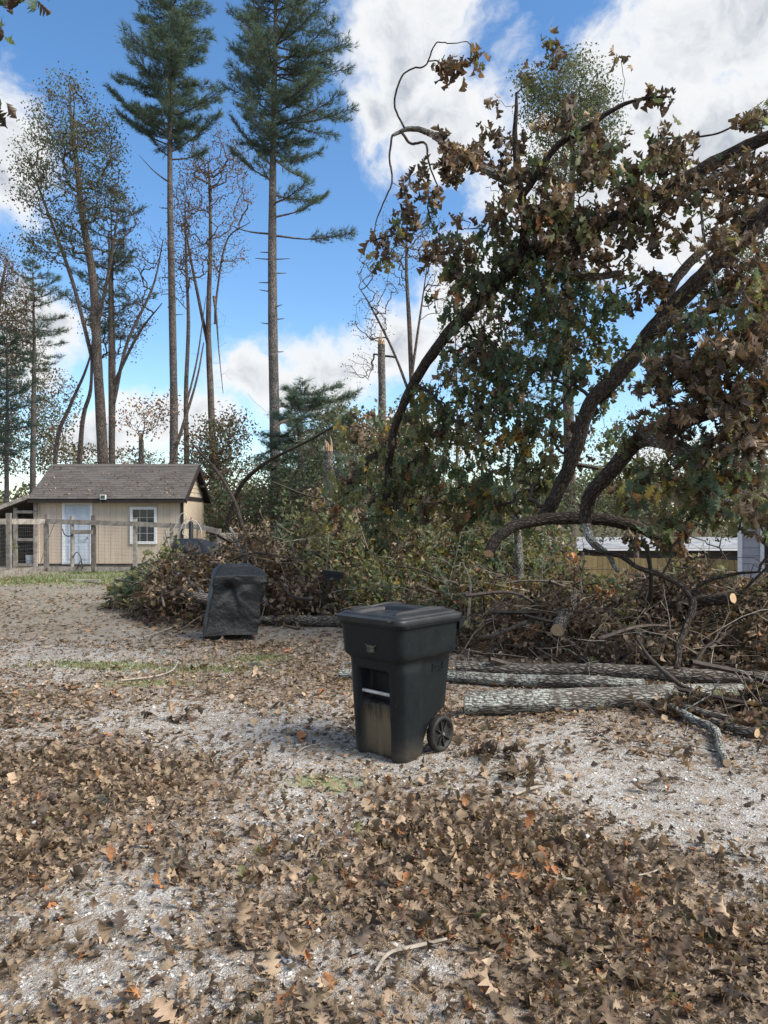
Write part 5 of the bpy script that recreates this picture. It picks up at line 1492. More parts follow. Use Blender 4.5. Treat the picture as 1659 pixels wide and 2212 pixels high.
def ring_pts(hw, vf, vb, rad, n_side=26, n_c=8):
    """rounded rectangle, points ordered counter-clockwise from the front right corner"""
    out = []; tagp = []
    rad = min(rad, hw * .9, (vb - vf) / 2 * .9)
    cs = [(hw - rad, vf + rad, -90), (hw - rad, vb - rad, 0), (-hw + rad, vb - rad, 90), (-hw + rad, vf + rad, 180)]
    for ci, (cu, cv, a0) in enumerate(cs):
        for k in range(n_c):
            a = math.radians(a0 + 90 * (k + .5) / n_c)
            out.append((cu + rad * math.cos(a), cv + rad * math.sin(a)))
        nu, nv, na = cs[(ci + 1) % 4]
        a = math.radians(a0 + 90)
        p0 = np.array((cu + rad * math.cos(a), cv + rad * math.sin(a)))
        a = math.radians(na)
        p1 = np.array((nu + rad * math.cos(a), nv + rad * math.sin(a)))
        for k in range(n_side):
            q = p0 + (p1 - p0) * (k + .5) / n_side
            out.append((q[0], q[1]))
    return np.array(out)


zs = np.concatenate([np.linspace(0, .03, 3), np.linspace(.05, .66, 44), np.linspace(.67, .74, 10), np.linspace(.76, .955, 14)])
rings = []
for z in zs:
    hw = np.interp(z, [0, .03, .30, .66, .685, .715, .74, .955], [.216, .226, .238, .250, .254, .283, .288, .300])
    vf = np.interp(z, [0, .03, .60, .66, .685, .715, .74, .955], [-.236, -.246, -.275, -.280, -.284, -.308, -.312, -.330])
    vb = np.interp(z, [0, .10, .17, .22, .27, .31, .66, .70, .72, .955], [.045, .05, .075, .12, .20, .28, .315, .318, .335, .350])
    p = ring_pts(hw, vf, vb, .075)
    u, v = p[:, 0].copy(), p[:, 1].copy()
    front = sstep(.06, .0, v - vf)
    ch = front * sstep(.150, .118, np.abs(u)) * sstep(.625, .585, z)
    dep = .055 + .055 * sstep(.36, .41, z)
    v2 = v + ch * dep
    rib = front * sstep(.03, .015, abs(u)) * sstep(.40, .34, z) * .010
    v2 = v2 - rib
    side = sstep(.03, .0, hw - np.abs(u)) * sstep(-.06, -.02, v) * sstep(.29, .25, v) * sstep(.685, .655, z)
    u2 = u - np.sign(u) * side * .014
    pil = sstep(.03, .0, hw - np.abs(u)) * sstep(-.02, -.06, v) * sstep(.685, .60, z) * .010
    u2 = u2 + np.sign(u2) * pil
    rings.append(np.stack([u2, v2, np.full(len(u), z)], 1))
R_ = np.array(rings); nr, npn = R_.shape[:2]
i0 = (np.arange(nr - 1)[:, None] * npn + np.arange(npn)[None]); i1 = (np.arange(nr - 1)[:, None] * npn + (np.arange(npn)[None] + 1) % npn)
mb = MB(); mb.add(R_.reshape(-1, 3), np.stack([i0.ravel(), i1.ravel(), i1.ravel() + npn, i0.ravel() + npn], 1))
disc(mb, R_[0], 0, -1)
body = mb.build('body', m_bin, bin_)
# rim under the lid
mb = MB(); rr_ = []
for (z, g) in ((.925, .0), (.928, .014), (.952, .016), (.955, .0)):
    rr_.append(np.c_[ring_pts(.300 + g, -.330 - g, .350 + g, .08), np.full(npn, z)])
rr_ = np.array(rr_); k = len(rr_)
j0 = (np.arange(k - 1)[:, None] * npn + np.arange(npn)[None]); j1 = (np.arange(k - 1)[:, None] * npn + (np.arange(npn)[None] + 1) % npn)
mb.add(rr_.reshape(-1, 3), np.stack([j0.ravel(), j1.ravel(), j1.ravel() + npn, j0.ravel() + npn], 1)); mb.build('rim', m_bin, bin_)
# lid
out_ = ring_pts(.322, -.358, .358, .07); cen = np.array([0, 0.0])


def lid_h(u, v, s):
    h = .990 + .030 * (1 - s ** 2)
    edge_ = sstep(.93, .89, s)
    h = h + edge_ * .012
    rec = sstep(.165, .150, np.abs(u)) * sstep(.03, .015, v) * sstep(-.30, -.285, v)      # stepped hollow towards the front
    h = h - rec * .030
    rec2 = sstep(.115, .100, np.abs(u)) * sstep(-.05, -.065, v) * sstep(-.25, -.235, v)
    h = h - rec2 * .010
    rid = sstep(.02, .008, np.abs(np.abs(u) - .205)) * sstep(-.29, -.27, v) * sstep(.27, .25, v)
    return h + rid * .016


lr = [np.c_[out_, np.full(npn, .950)], np.c_[out_ * 1.004, np.full(npn, .954)], np.c_[out_ * 1.002, np.full(npn, .978)], np.c_[out_ * .992, np.full(npn, .986)]]
for s in np.concatenate([[.975, .95, .935, .92, .905, .89, .87], np.linspace(.85, .02, 44)]):
    q = out_ * s
    lr.append(np.c_[q, lid_h(q[:, 0], q[:, 1], s)])
lr = np.array(lr); k = len(lr)
j0 = (np.arange(k - 1)[:, None] * npn + np.arange(npn)[None]); j1 = (np.arange(k - 1)[:, None] * npn + (np.arange(npn)[None] + 1) % npn)
mb = MB(); mb.add(lr.reshape(-1, 3), np.stack([j0.ravel(), j1.ravel(), j1.ravel() + npn, j0.ravel() + npn], 1)); disc(mb, lr[-1], 0)
m_lid, nt = new_mat('grey_black_lid_plastic')
t = nt.n('ShaderNodeTexCoord')
cl = nt.mix(nt.step(nt.noise(t.outputs['Object'], 6, 7, .7), .4, .75), c4((.009, .0108, .0128)), c4((.025, .026, .027)))
nt.put(nt.bsdf.inputs['Base Color'], cl); nt.bsdf.inputs['Roughness'].default_value = .5
bump(nt, nt.noise(t.outputs['Object'], 140, 3), .12, .002)
lid = mb.build('lid', m_lid, bin_)
mb = MB(); mb.box((0, -.352, .990), (.50, .085, .012), 0, Matrix.Rotation(.10, 3, 'X')); mb.build('lid_lip', m_lid, lid, False)
for u in (-.20, .20):
    mb = MB(); pr = spline([(u, -.20, 1.015), (u, -.05, 1.027), (u, .12, 1.033), (u, .24, 1.022)], 10)
    tube(mb, pr, [.006, .013, .013, .006], 8, 0, 0); mb.build('lid_ridge', m_lid, lid)
# handle at the back
mb = MB(); tube(mb, spline([(-.24, .36, .955), (-.235, .41, .965), (0, .42, .965), (.235, .41, .965), (.24, .36, .955)], 20), .016, 8); mb.build('handle', m_bin, bin_)
for u in (-.265, .265):
    mb = MB(); v = np.array([[u - .03, .33, .93], [u + .03, .33, .93], [u + .03, .405, .945], [u - .03, .405, .945], [u - .03, .33, .86], [u + .03, .33, .86], [u + .03, .40, .92], [u - .03, .40, .92]])
    mb.add(v, [[0, 1, 2, 3], [7, 6, 5, 4], [4, 5, 1, 0], [6, 7, 3, 2], [1, 5, 6, 2], [0, 3, 7, 4]]); mb.build('hinge_bracket', m_bin, bin_, False)
# catch bar across the front pocket
mb = MB(); tube(mb, [(-.135, -.232, .455), (.135, -.232, .455)], .0125, 12, 0, 0); mb.build('catch_bar', simple('pale_steel_bar', (.62, .61, .57), (.45, .43, .39), 16, .5, metal=.3), bin_)
# wheels
for s in (-1, 1):
    wh = MB(); uo = .232 * s
    prof_ = [(.085, -.030), (.118, -.030), (.127, -.020), (.1275, .0), (.127, .020), (.118, .030), (.100, .030), (.096, .012), (.085, .010)]
    th = np.linspace(0, 2 * np.pi, 49)
    vv = np.array([[uo + s * b, .185 + a * math.cos(q), .128 + a * math.sin(q)] for q in th for a, b in prof_]); kk = len(prof_)
    f = [[i * kk + j, i * kk + j + 1, (i + 1) * kk + j + 1, (i + 1) * kk + j] for i in range(48) for j in range(kk - 1)]
    wh.add(vv, f)
    wheel = wh.build('wheel', m_tyre, bin_)
    mb = MB(); ringp = np.array([[uo + s * .008, .185 + .098 * math.cos(q), .128 + .098 * math.sin(q)] for q in th[:-1]]); disc(mb, ringp, 0, 1); mb.build('rim', m_tyre, wheel, False)
    for q in range(8):
        a = q * math.pi / 4 + .2
        mb = MB(); mb.box((0, 0, 0), (.014, .085, .010)); sp_ = mb.build('spoke', m_tyre, wheel, False, (uo + s * .016, .185 + .058 * math.cos(a), .128 + .058 * math.sin(a)))
        sp_.rotation_euler = (a, 0, 0)
    mb = MB(); tube(mb, [(uo + s * .008, .185, .128), (uo + s * .030, .185, .128)], [.022, .018], 14, 0, 0); mb.build('hub', m_tyre, wheel)
    mb = MB(); tube(mb, [(uo + s * .028, .185, .128), (uo + s * .036, .185, .128)], [.012, .009], 10, 0, 0); mb.build('bolt', m_bolt, wheel)
mb = MB(); tube(mb, [(-.23, .185, .128), (.23, .185, .128)], .010, 8); mb.build('axle', m_bolt, bin_)
# embossed maker's name in a frame on the side
fc = bpy.data.curves.new('embossed_name', 'FONT'); fc.body = 'TOTER'; fc.size = .034; fc.extrude = .0015; fc.align_x = 'CENTER'; fc.align_y = 'CENTER'
to = bpy.data.objects.new('tmp', fc); COL.objects.link(to)
bpy.context.view_layer.update()
tme = bpy.data.meshes.new_from_object(to.evaluated_get(bpy.context.evaluated_depsgraph_get()))
bpy.data.objects.remove(to)
tme.materials.clear(); tme.materials.append(m_lid)
sn = link('embossed_lettering', tme, bin_, (.2385, .145, .615)); sn.rotation_euler = (math.radians(90), 0, math.radians(90)); sn.scale = (.82, 1, 1)
mb = MB()
for (dv, dz, a, b) in ((0, .026, .118, .004), (0, -.026, .118, .004), (-.057, 0, .004, .048), (.057, 0, .004, .048)):
    mb.box((.2385, .145 + dv, .615 + dz), (.004, a, b))
mb.build('lettering_frame', m_bin, bin_, False)
# worn gold emblem on the front
m_emb = simple('worn_gold_sticker', (.15, .13, .09), (.05, .045, .038), 60, .6)
mb = MB(); zc, vc = .775, -.3205
for (a, L, wd) in ((.5, .062, .010), (2.6, .062, .010), (-.5, .045, .008), (3.7, .048, .010), (-1.2, .035, .006), (4.2, .04, .006)):
    d = np.array([math.cos(a), 0, math.sin(a)]); pz_ = np.array([-d[2], 0, d[0]])
    c0 = np.array([.02, vc, zc])
    sl_ = lambda q: q + np.array([0, -.0835 * (q[2] - zc), 0])
    mb.add([sl_(c0 - pz_ * wd), sl_(c0 + pz_ * wd), sl_(c0 + d * L + pz_ * wd * .25), sl_(c0 + d * L - pz_ * wd * .25)], [[0, 3, 2, 1]])
ang_ = np.linspace(0, 2 * np.pi, 15)[:-1]; rad_ = np.array([.038, .03, .036, .028, .034, .03, .04, .03, .036, .026, .034, .03, .038, .028])
rg = np.array([[.02 + r * 1.1 * math.cos(a), vc - .0012 - .0835 * r * .8 * math.sin(a), zc + r * .8 * math.sin(a)] for a, r in zip(ang_, rad_)])
disc(mb, rg, 0, -1)
mb.build('emblem', m_emb, bin_, False)

# ================================================================== COVERED GRILLS
m_cover, nt = new_mat('black_cover_fabric')
t = nt.n('ShaderNodeTexCoord'); ob = t.outputs['Object']
sp = nt.n('ShaderNodeSeparateXYZ'); nt.put(sp.inputs[0], ob)
cl = nt.mix(nt.step(nt.noise(ob, 4, 7, .7), .35, .75), c4((.0030, .0038, .0050)), c4((.0078, .0090, .0106)))
cl = nt.mix(nt.math('MULTIPLY', nt.step(nt.math('ADD', sp.outputs[2], nt.math('MULTIPLY', nt.noise(ob, 6, 5), .3)), .48, .16), .6), cl, c4((.034, .030, .023)))
nt.put(nt.bsdf.inputs['Base Color'], cl); nt.bsdf.inputs['Roughness'].default_value = .42
nt.bsdf.inputs['Specular IOR Level'].default_value = .55
bump(nt, nt.noise(ob, 16, 6, .7), .8, .03)


def cover(parent, prof_, folds, seed, nrad=160):
    """draped cover lofted through (z, cx, cy, hw, hd, corner)"""
    r2 = np.random.default_rng(seed)
    pr = np.array(prof_)
    zz = np.linspace(0, 1, 76); q = np.linspace(0, 1, len(pr))
    rows = np.stack([np.interp(zz, q, pr[:, c]) for c in range(6)], 1)
    ph = r2.uniform(0, 6.28, 8); out = []
    for (z, cx_, cy_, hw, hd, cr) in rows:
        p = ring_pts(hw, -hd, hd, cr, (nrad - 32) // 4, 8)
        a = np.arctan2(p[:, 1] / hd, p[:, 0] / hw)
        d = np.zeros(len(p))
        for i, (k1, k2, amp) in enumerate(folds):
            d += amp * np.sin(k1 * a + k2 * z * 6 + ph[i])
        nrm_ = unit(p)
        p = p + nrm_ * d[:, None]
        out.append(np.c_[p[:, 0] + cx_, p[:, 1] + cy_, np.full(len(p), z) + .006 * np.sin(3 * a + ph[0])])
    out = np.array(out)
    return out


def loft(out, close=True):
    k, n_ = out.shape[:2]
    a0 = (np.arange(k - 1)[:, None] * n_ + np.arange(n_)[None]); a1 = (np.arange(k - 1)[:, None] * n_ + (np.arange(n_)[None] + 1) % n_)
    mb = MB(); mb.add(out.reshape(-1, 3), np.stack([a0.ravel(), a1.ravel(), a1.ravel() + n_, a0.ravel() + n_], 1))
    if close:
        disc(mb, out[-1], 0)
    return mb


def crease(o, n, amp, seed):
    """sharp pulled folds in random directions"""
    r2 = np.random.default_rng(seed)
    c = o.mean(axis=(0, 1))
    nr2, np2 = o.shape[:2]
    ang2 = np.arctan2(o[..., 1] - c[1], o[..., 0] - c[0]); z2 = o[..., 2]
    for _ in range(n):
        a0, z0 = r2.uniform(-np.pi, np.pi), r2.uniform(z2.min() + .05, z2.max() - .05)
        th_ = r2.uniform(0, np.pi)
        da = (ang2 - a0 + np.pi) % (2 * np.pi) - np.pi
        s_, t_ = da * .4 * math.cos(th_) + (z2 - z0) * math.sin(th_), -da * .4 * math.sin(th_) + (z2 - z0) * math.cos(th_)
        d_ = r2.choice([-1, 1]) * amp * r2.uniform(.4, 1.2) * np.exp(-np.abs(t_) / r2.uniform(.010, .035)) * np.exp(-(s_ / r2.uniform(.08, .3)) ** 2)
        rad2 = np.stack([np.cos(ang2), np.sin(ang2), 0 * ang2], -1)
        o += rad2 * d_[..., None] * sstep(z2.max(), z2.max() - .12, z2)[..., None]


gpos = on_ground(498, 1383)
grill = thing('covered_grill', 'barbecue grill under a black fabric cover before the dry heap', 'covered grill', (gpos[0], gpos[1] + .30, gpos[2]), math.radians(17))
o_ = cover(grill, [(.09, -.07, 0, .365, .27, .03), (.30, -.05, 0, .352, .262, .03), (.55, -.01, 0, .348, .262, .03), (.74, .03, -.005, .352, .265, .025), (.885, .05, -.01, .358, .262, .02), (.895, .05, -.008, .352, .258, .02), (.95, .045, .04, .315, .195, .03), (1.005, .02, .06, .235, .125, .03), (1.03, .01, .06, .205, .10, .03), (1.036, .01, .06, .10, .05, .02)],
           [(3, 1.2, .006), (5, -1.5, .006), (9, 2, .004), (2, 3, .008)], 3)
# slack pocket in the front and pulled folds
for i in range(o_.shape[0]):
    for j in range(o_.shape[1]):
        x, y, z = o_[i, j]
        if y < 0:
            g_ = math.exp(-((x + .08) / .11) ** 2 - ((z - .70) / .10) ** 2)
            o_[i, j, 1] += .085 * g_
            g_ = math.exp(-((x - .13) / .09) ** 2 - ((z - .77) / .07) ** 2)
            o_[i, j, 1] += .05 * g_
            l_ = abs((z - .62) - (x + .02) * .55)
            o_[i, j, 1] -= .022 * math.exp(-(l_ / .03) ** 2) * math.exp(-((x + .02) / .2) ** 2)
            l2 = abs((z - .50) + (x - .1) * .9)
            o_[i, j, 1] -= .014 * math.exp(-(l2 / .025) ** 2) * math.exp(-((x - .1) / .15) ** 2)
crease(o_, 46, .026, 5)
loft(o_).build('cover', m_cover, grill)
mb = MB(); sr = [o_[i, np.argmin((o_[i, :, 0] - o_[i, :, 0].min()) * 1.0 + o_[i, :, 1] * 1.0)] for i in range(0, 66, 3)]
sr = np.array(sr); tube(mb, sr * 1.004, .005, 5); mb.build('seam', m_cover, grill)
mb = MB(); hm = o_[0]; tube(mb, np.vstack([hm, hm[:1]]) * np.array([1.01, 1.01, 1]), .006, 5); mb.build('hem', m_cover, grill)
m_strap = simple('grey_strap', (.14, .14, .14), (.09, .09, .09), 10, .7)
for (x, y) in ((-.20, -.26), (.30, -.23)):
    mb = MB(); q = spline([(x, y, .16), (x + .01, y - .015, .09), (x - .02, y - .03, .04), (x - .05, y - .05, .012)], 8)
    for i in range(7):
        mb.add([q[i] + (-.012, 0, 0), q[i] + (.012, 0, 0), q[i + 1] + (.012, 0, 0), q[i + 1] + (-.012, 0, 0)], [[0, 1, 2, 3]])
    mb.build('strap', m_strap, grill, False)
MB().box((-.17, -.268, .865), (.075, .004, .014)).build('label_tag', m_white, grill, False)
for (x, y) in ((-.27, -.17), (.18, -.17), (-.27, .17), (.18, .17)):
    MB().box((x, y, .06), (.05, .05, .12)).build('leg', m_black, grill, False)
MB().box((-.05, 0, .14), (.48, .36, .04)).build('bottom_shelf', m_black, grill, False)

g2 = D(418, 1190, 15.0)
grill2 = thing('covered_grill', 'second black covered grill half buried in the dry heap', 'covered grill', (g2[0], 15.2, 0), math.radians(-8))
o_ = cover(grill2, [(.20, 0, 0, .46, .27, .05), (.6, 0, 0, .47, .28, .05), (.95, .0, 0, .47, .28, .05), (1.10, -.05, .02, .42, .25, .06), (1.20, -.14, .04, .30, .18, .06), (1.24, -.18, .04, .18, .1, .05)], [(3, 2.2, .012), (5, -1.5, .012), (8, 3, .008), (2, 3, .014)], 9)
crease(o_, 30, .03, 8)
loft(o_).build('cover', m_cover, grill2)
for (x, y) in ((-.36, -.18), (.36, -.18), (-.36, .18), (.36, .18)):
    MB().box((x, y, .11), (.05, .05, .22)).build('leg', m_black, grill2, False)


def Z1(zx, zy, Y):                                     # survey zoom of the shed corner
    return P(zx * .663 / 4, (1800 + zy * .663) / 4, Y)


fr = thing('tube_chair_frame', 'bent white metal tube frame sticking up behind the second covered grill', 'chair frame', (float(Z1(1090, 500, 16)[0]), 16, 0))
og = np.array(fr.location)
m_tubew = simple('white_enamelled_tube', (.46, .45, .42), (.34, .33, .31), 12, .4)
for k in (0, .5):
    mb = MB(); pts = [Z1(985, 525, 16 + k), Z1(1045, 482, 16 + k), Z1(1083, 398, 16 + k), Z1(1108, 382, 16 + k), Z1(1126, 402, 16 + k), Z1(1116, 470, 16 + k), Z1(1102, 505, 16 + k), Z1(1150, 560, 16 + k), Z1(1150, 700, 16 + k)]
    if k:
        pts = [p_ + np.array([.10, 0, -.12]) for p_ in pts]
    pts[-1][2] = 0.0
    tube(mb, spline(pts, 40) - og, .011, 8); mb.build('tube', m_tubew, fr)
mb = MB(); a_, b_ = Z1(985, 525, 16) - og, Z1(985, 525, 16.5) - og + np.array([.10, 0, -.12]); tube(mb, [a_, b_], .012, 6); mb.build('cross_bar', m_tubew, fr)
bp_ = Z1(1152, 545, 15.8); bp_[2] = 0
post = thing('black_post', 'black cylinder post with red tip beside the white tube frame', 'post', bp_)
zt = float(Z1(1152, 432, 15.8)[2])
mb = MB(); tube(mb, [(0, 0, 0), (0, 0, zt - .03), (0, 0, zt)], [.05, .05, .035], 12, 0, 0); mb.build('tank', m_black, post)
mb = MB(); tube(mb, [(0, 0, zt), (0, 0, zt + .09)], [.014, .012], 8, 0, 0); mb.build('red_tip', simple('red_paint', (.35, .05, .03), (.25, .04, .03), 9, .5), post)
mb = MB(); tube(mb, spline([(-.1, 0, zt - .10), (0, -.03, zt + .02), (.12, -.02, zt + .0), (.21, 0, zt - .16), (.23, .0, zt - .35)], 16), .013, 6); mb.build('hose', m_tubew, post)
ws = Z1(1210, 530, 16.2); ws[2] = .0
tag(MB().box((0, 0, .7), (.16, .05, 1.40), 0, Matrix.Rotation(.04, 3, 'Y')).build('wood_slab', simple('raw_wood_slab', (.38, .27, .17), (.25, .18, .12), 8, .8), None, False, ws, .2), 'upright raw wood slab beside the black post', 'slab')
bb = on_ground(730, 1320)
tag(MB().box((0, 0, .16), (.34, .10, .045), 0, Matrix.Rotation(.12, 3, 'Y')).box((-.02, .02, .08), (.28, .08, .12)).build('plastic_box', m_black, None, False, (D(727, 1275, 13)[0], 12.0, .62), .1), 'small dark plastic box lying in the olive mound', 'box')

# ================================================================== GROUND LITTER
def poly_samples(n, y0, y1):
    y = np.sqrt(rng.uniform(y0 ** 2, y1 ** 2, n)); x = rng.uniform(-.56, .56, n) * y
    return x, y


litter = thing('leaf_litter', 'brown fallen oak leaves carpeting the gravel yard', 'leaf litter', (0, 0, 0), kind='stuff')
LW = {GREY: 6.5, TAN: 2.2, DARK: 1.6, ORANGE: .4, RUST: 1.3, OLIVE: .15}
acc = []
for (y0, y1, dn, lo_) in ((2.0, 4.2, 1600, False), (4.2, 7, 950, False), (7, 10, 460, True), (10, 20, 260, True)):
    area = .56 * (y1 ** 2 - y0 ** 2)
    n = int(area * dn)
    x, y = poly_samples(n, y0, y1)
    lf = leafiness(x, y)
    keep = rng.random(n) < lf ** 1.6 * (1 if y0 < 10 else .8) + .02
    x, y, lf = x[keep], y[keep], lf[keep]
    acc.append((x, y, lf, np.full(len(x), lo_)))
x, y, lf, lo_ = [np.concatenate(q) for q in zip(*acc)]
n = len(x)
a = rng.uniform(0, 2 * np.pi, n)
tl = .11 + .22 * lf
Nn = np.stack([rng.normal(0, 1, n) * tl, rng.normal(0, 1, n) * tl, np.ones(n)], 1)
Nn[rng.random(n) < .35, 2] *= -1
Xd = np.stack([np.cos(a), np.sin(a), rng.normal(0, .12, n)], 1)
size = np.clip(rng.lognormal(-2.88, .34, n), .025, .12)
p = np.stack([x, y, gz(x, y) + .008 + rng.random(n) ** 1.5 * .028 * lf ** 2], 1)
mt = pick(LW, n)
big = np.argsort(-(size / y))[:300]
isb = np.zeros(n, bool); isb[big] = True
for i in big:
    leaf_object(litter, LITTER, int(rng.integers(0, len(LITTER))), int(mt[i]), p[i] + (0, 0, .01), Xd[i], Nn[i], size[i])
mb = MB(); s = ~isb & (y < 3.2)
scatter(mb, LITTER, p[s], Xd[s], Nn[s], size[s], mt[s])
s = ~isb & (y >= 3.2) & (y < 5.2)
scatter(mb, LITTER_LO, p[s], Xd[s], Nn[s], size[s], mt[s])
s = ~isb & (y >= 5.2) & (y < 9)
scatter(mb, TINY, p[s], Xd[s], Nn[s], size[s] * 1.1, mt[s])
s = ~isb & (y >= 9)
scatter(mb, SMALL, p[s], Xd[s], Nn[s], size[s] * 1.35, mt[s])
mb.build('leaves', LEAFS, litter, kind='stuff')

# the same litter to either side of the yard
y = np.sqrt(rng.uniform(4, 150, 22000)); x = rng.uniform(.56, 1.1, len(y)) * y * rng.choice([-1, 1], len(y)); lf = leafiness(x, y)
k = rng.random(len(x)) < lf ** 1.5; x, y = x[k], y[k]; n = len(x); a = rng.uniform(0, 6.28, n); mb = MB()
scatter(mb, SMALL, np.stack([x, y, gz(x, y) + .01 + rng.random(n) * .02], 1), np.stack([np.cos(a), np.sin(a), 0 * a], 1), np.stack([rng.normal(0, .3, n), rng.normal(0, .3, n), np.ones(n)], 1), rng.uniform(.04, .11, n), pick(LW, n))
mb.build('side_leaves', LEAFS, litter, kind='stuff')

# crumbled leaf fragments
x, y = poly_samples(62000, 2.0, 10); lf = leafiness(x, y)
k = rng.random(len(x)) < .24 + lf * .65; x, y, lf = x[k], y[k], lf[k]; n = len(x)
a = rng.uniform(0, 6.28, n); mb = MB()
scatter(mb, [plain_leaf(rng.uniform(.4, 1.0), rng.uniform(.2, 1.6)) for _ in range(8)], np.stack([x, y, gz(x, y) + .005 + rng.random(n) * .03 * lf], 1), np.stack([np.cos(a), np.sin(a), rng.normal(0, .3, n)], 1),
        np.stack([rng.normal(0, .45, n), rng.normal(0, .45, n), np.ones(n)], 1), np.clip(rng.lognormal(-3.6, .4, n), .012, .06), pick({GREY: 5, TAN: 2.5, DARK: 3, RUST: 1}, n))
mb.build('leaf_fragments', LEAFS, litter, kind='stuff')

# pine straw and bits of twig
x, y = poly_samples(9000, 2.0, 8.5); lf = leafiness(x, y)
k = rng.random(len(x)) < .25 + lf * .6; x, y = x[k], y[k]; n = len(x)
a = rng.uniform(0, np.pi, n); L = rng.uniform(.04, .10, n); wd = .0011 + .0002 * y
dx_, dy_ = np.cos(a), np.sin(a); z = gz(x, y) + .006 + rng.random(n) * .02
v = np.stack([np.stack([x - dx_ * L - dy_ * wd, y - dy_ * L + dx_ * wd, z], 1), np.stack([x - dx_ * L + dy_ * wd, y - dy_ * L - dx_ * wd, z], 1), np.stack([x + dx_ * L, y + dy_ * L, z + rng.normal(0, .008, n)], 1)], 1)
mb = MB().add(v.reshape(-1, 3), np.arange(3 * n).reshape(-1, 3))
tag(mb.build('pine_straw', N_DRY, None, True), 'dry pine needles strewn thinly between the fallen leaves', 'pine straw', kind='stuff')

# loose gravel
ico = np.array([[0, 0, 1], [.894, 0, .447], [.276, .851, .447], [-.724, .526, .447], [-.724, -.526, .447], [.276, -.851, .447], [.724, .526, -.447], [-.276, .851, -.447], [-.894, 0, -.447], [-.276, -.851, -.447], [.724, -.526, -.447], [0, 0, -1]])
icf = np.array([[0, 1, 2], [0, 2, 3], [0, 3, 4], [0, 4, 5], [0, 5, 1], [1, 6, 2], [2, 7, 3], [3, 8, 4], [4, 9, 5], [5, 10, 1], [2, 6, 7], [3, 7, 8], [4, 8, 9], [5, 9, 10], [1, 10, 6], [6, 11, 7], [7, 11, 8], [8, 11, 9], [9, 11, 10], [10, 11, 6]])
PEB = [(ico * rng.uniform(.6, 1.15, (12, 1)) * np.array([1, .8, .55]), icf) for _ in range(6)]
oct_ = np.array([[1, 0, 0], [0, 1, 0], [-1, 0, 0], [0, -1, 0], [0, 0, 1], [0, 0, -.6]], float)
ocf = np.array([[0, 1, 4], [1, 2, 4], [2, 3, 4], [3, 0, 4], [1, 0, 5], [2, 1, 5], [3, 2, 5], [0, 3, 5]])
GRIT = [(oct_ * rng.uniform(.7, 1.25, (6, 1)) * np.array([1, .85, .6]) + rng.normal(0, .12, (6, 3)), ocf) for _ in range(8)]
m_peb, nt = new_mat('quarry_gravel')
g_ = nt.n('ShaderNodeNewGeometry'); oi = nt.n('ShaderNodeObjectInfo')
nt.put(nt.bsdf.inputs['Base Color'], nt.mix(nt.math('FRACT', nt.math('ADD', g_.outputs['Random Per Island'], oi.outputs['Random'])), c4((.27, .24, .20)), c4((.66, .63, .58)))); nt.bsdf.inputs['Roughness'].default_value = .9
x, y = poly_samples(30000, 2.0, 8.5); lf = leafiness(x, y)
k = rng.random(len(x)) < (1.05 - lf) * np.clip(1.5 - y / 7, .25, 1); x, y = x[k], y[k]; n = len(x)
sz = np.clip(rng.lognormal(-5.35, .42, n), .0025, .018) * (1 + .05 * y)
Xd = rng.normal(size=(n, 3)); Xd[:, 2] *= .2
mb = MB(); scatter(mb, GRIT, np.stack([x, y, gz(x, y) + sz * .2], 1), Xd, rng.normal(0, .25, (n, 3)) + np.array([0, 0, 1]), sz, 0)
tag(mb.build('gravel', m_peb, None, False), 'loose pale quarry gravel on the bare patches', 'gravel', kind='stuff')

# single stones
m_stone = simple('white_quartz', (.68, .68, .67), (.45, .46, .46), 18, .8, bscale=25, bstr=.4)
for (dx, dy, s, lab) in ((648, 1823, .035, 'white egg shaped stone beside the small orange leaf'), (1268, 1806, .03, 'angular pale stone at the edge of the bare gravel'), (615, 1725, .024, 'bluish white stone in the open leaf patch'),
                         (1010, 1733, .022, 'white stone below the bin in the brown leaves'), (620, 2095, .030, 'grey white stone low in the frame by a curled leaf'), (75, 1782, .028, 'pale stone in the leaves near the pine sprig'),
                         (1310, 1860, .034, 'flat grey stone between leaf drift and bare gravel'), (880, 1932, .022, 'small white stone on bare gravel below the leaf drift'), (1370, 1683, .026, 'round grey stone on the bare gravel by the leaf clump')):
    q = on_ground(dx, dy)
    v = PEB[int(rng.integers(0, 6))][0]
    nv = np.vstack([v, [(v[a_] + v[b_]) / 2 * 1.08 for a_, b_ in ((0, 1), (0, 2), (1, 2))]])
    o = MB().add(v, icf).build('stone', m_stone, None, True, (q[0], q[1], q[2] + s * .3), rng.uniform(0, 6))
    o.scale = (s, s, s)
    tag(o, lab, 'stone', 'single stones on the gravel')

# sticks on the ground
def stick(label, pts, r, mat=B_TWIGP):
    q = [on_ground(*p_) + np.array([0, 0, .03]) for p_ in pts]
    pole('fallen_stick', label, 'stick', q, r, mat, 14, 6, None, 0, 'sticks on the ground', .05)


